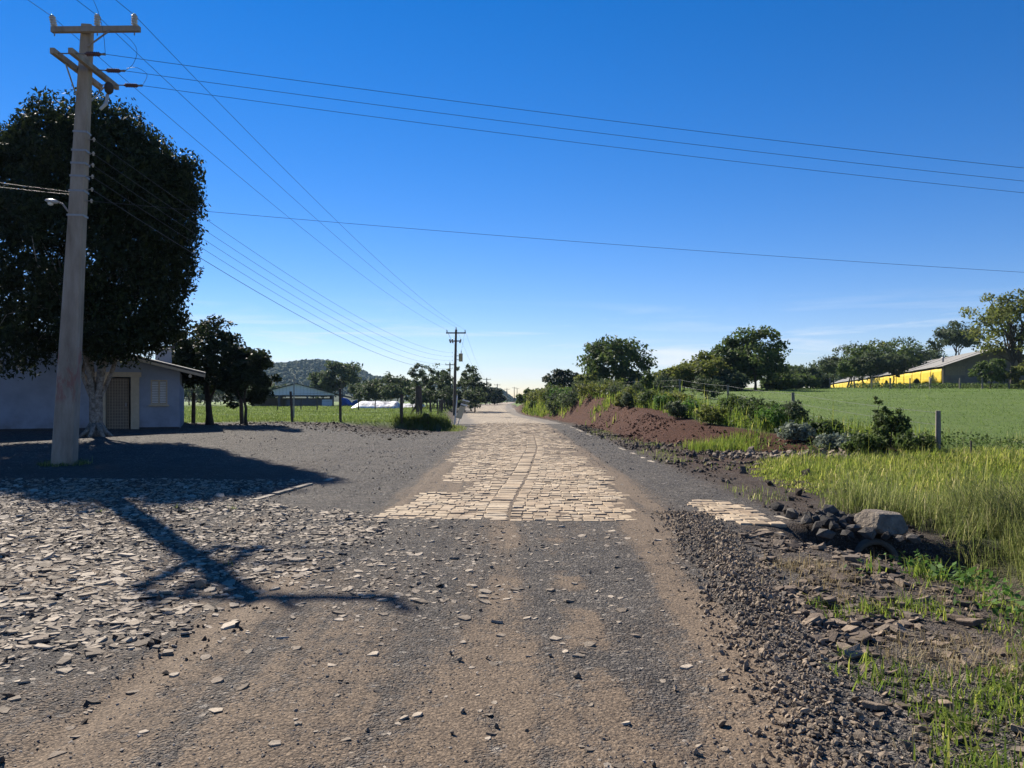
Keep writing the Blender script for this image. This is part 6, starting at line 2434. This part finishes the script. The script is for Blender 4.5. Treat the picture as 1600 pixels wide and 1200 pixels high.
# branch line to the right
ends = [(38.0, 23.8, 6.9), (38.0, 24.9, 6.9), (38.0, 26.0, 6.9)]
for k, nm in enumerate(('upper', 'middle', 'lower')):
    wire('%s of three branch line conductors crossing the sky above the road' % nm, sagline(TENS[k], ends[k], .42, 40), .0085)
# jumpers
jm = [(INS[2] + np.array([-.45, -.6, .05]), TENS[0], .3), (INS[1] + np.array([.35, .4, -.3]), TENS[1], -.3), (TENS[2] + np.array([-.35, .3, .55]), TENS[2], -.35)]
J = [[(INS[2][0] - .42, 16.6, 10.68), (INS[2][0] - .32, 17.0, 10.2), (INS[2][0] - .3, 17.2, 9.75), tuple(TENS[0])],
     [tuple(INS[1] + np.array([.06, .5, -.02])), tuple(INS[1] + np.array([.55, .2, -.35])), (TENS[1][0] + .28, 18.3, 9.95), (TENS[1][0] + .2, 18.3, 9.6), tuple(TENS[1])],
     [(TENS[1][0] - .25, 18.9, 9.75), (TENS[2][0] - .1, 19.1, 9.85), (TENS[2][0] + .12, 19.16, 9.7), tuple(TENS[2])]]
for k, path in enumerate(J):
    path = [np.array(p) for p in path]
    out = []
    m = len(path)
    for i in range(m - 1):
        p0 = path[max(i - 1, 0)]
        p1, p2 = path[i], path[i + 1]
        p3 = path[min(i + 2, m - 1)]
        for s in range(6):
            q = s / 6
            out.append(.5 * ((2 * p1) + (-p0 + p2) * q + (2 * p0 - 5 * p1 + 4 * p2 - p3) * q * q + (-p0 + 3 * p1 - 3 * p2 + p3) * q ** 3))
    out.append(path[-1])
    wire('curved jumper wire dropping to the %s tension insulator of the concrete pole' % ('upper', 'middle', 'lower')[k], out, .0075, name='jumper_wire')
# low voltage wires
order = ('topmost', 'second', 'third', 'fourth', 'lowest')
for k in range(5):
    wire('%s of the five sagging low voltage wires to the transformer pole' % order[k], sagline(RACK[k], FAR[3 + k], 1.15 + .05 * k, 30), .0085 if k != 4 else .012)
wire('thin telephone line crossing from the concrete pole over the road', sagline(RACK[5], (38, 24, 4.6), .35, 36), .0065)
lp = pole_at(wz(300, 18.3)) + np.array([-.2, 0, 0])
wire('upper service wire running from the concrete pole past the tree to the left', sagline(lp, (-25, 14.5, 8.6), .25), .008)
wire('lower service wire running from the concrete pole past the tree to the left', sagline(lp + np.array([0, 0, -.06]), (-25, 15.2, 8.25), .25), .008)


# ------------------------------------------------------------------ wooded hills
def hills():
    rng = np.random.default_rng(77)
    prof_px = np.array([-500, 0, 300, 400, 430, 455, 470, 490, 506, 520, 535, 552, 566, 578, 600, 640, 690, 740, 765, 776, 786, 794, 801, 810, 850, 900, 1200])
    prof_py = np.array([590, 585, 578, 572, 570, 567, 569, 564.5, 562, 562.5, 567, 571, 578, 586, 588, 594, 598, 602, 605, 606, 609, 616, 621, 625, 628, 629, 630])
    d0 = 1250.0
    nu, nv = 420, 60
    pxs = np.linspace(-500, 1200, nu)
    V, F = [], []
    top = np.interp(pxs, prof_px, prof_py)
    zt = CAM_H - (top - HORIZ) / FPX * d0 - 4.0
    xs = (pxs - 800) / FPX * d0
    v = np.linspace(0, 1, nv)
    X = np.repeat(xs[:, None], nv, 1)
    Y = d0 - 420 + 840 * v[None, :] + 0 * X
    sh = np.sin(math.pi * v) ** .85
    Z = -6 + (zt[:, None] + 6) * sh[None, :]
    Z = Z + 3.0 * (fbm(X, Y, .012, 5) - .5) * sh
    X = X * (Y / d0) ** .0
    Vv = np.stack([X.ravel(), Y.ravel(), Z.ravel()], 1)
    idx = np.arange(nu * nv).reshape(nu, nv)
    F = np.stack([idx[:-1, :-1], idx[1:, :-1], idx[1:, 1:], idx[:-1, 1:]], -1).reshape(-1, 4)
    o = obj('hill', mesh_np('hill', Vv, F, rnd=np.full(len(Vv), .2), smooth=True), M['forest'])
    tag(o, kind='structure')
    # tree crowns over the near face and the crest
    N = 21000
    u = rng.uniform(.18, .93, N)
    w = rng.uniform(.06, .56, N) ** .9
    px = -500 + 1700 * u
    x = (px - 800) / FPX * d0
    y = d0 - 420 + 840 * w
    topz = CAM_H - (np.interp(px, prof_px, prof_py) - HORIZ) / FPX * d0 - 4.0
    z = -6 + (topz + 6) * np.sin(math.pi * w) ** .85 + 3.0 * (fbm(x, y, .012, 5) - .5) * np.sin(math.pi * w) ** .85
    clear = (fbm(x, y, .006, 9) > .66) & (w < .3)
    k = (z > -2.0) & ~clear & ((x / y * FPX + 800) > 380) & ((x / y * FPX + 800) < 830)
    x, y, z = x[k], y[k], z[k]
    s = rng.uniform(1.8, 4.0, len(x))
    V, F, rr = merged(rock_variants(8, rng, .16), np.stack([x, y, z + .2 * s], 1), rot_rand(len(x), rng, .4), np.stack([s, s, s * .85], 1), rng.uniform(0, 1, len(x)))
    f = obj('hill_forest', mesh_np('hill_forest', V, F, rnd=rr), M['forest'])
    tag(f, 'dark unbroken forest covering the far rounded hill', 'forest', kind='stuff')
    print('hill trees', len(x))


hills()


# ------------------------------------------------------------------ the air
def haze():
    t = bpy.data.materials.new('pale_air')
    t.use_nodes = True
    nt = t.node_tree
    nt.nodes.clear()
    o = nt.nodes.new('ShaderNodeOutputMaterial')
    v = nt.nodes.new('ShaderNodeVolumePrincipled')
    v.inputs['Color'].default_value = (0.48, 0.72, 1.0, 1)
    v.inputs['Density'].default_value = 0.00011
    v.inputs['Anisotropy'].default_value = 0.0
    nt.links.new(v.outputs[0], o.inputs['Volume'])
    h = obj('haze', MB().box((0, 820, 38), (5200, 1900, 96)).mesh('haze'), t)
    tag(h, 'thin pale blue haze filling the air over the land', 'haze', kind='stuff')


haze()
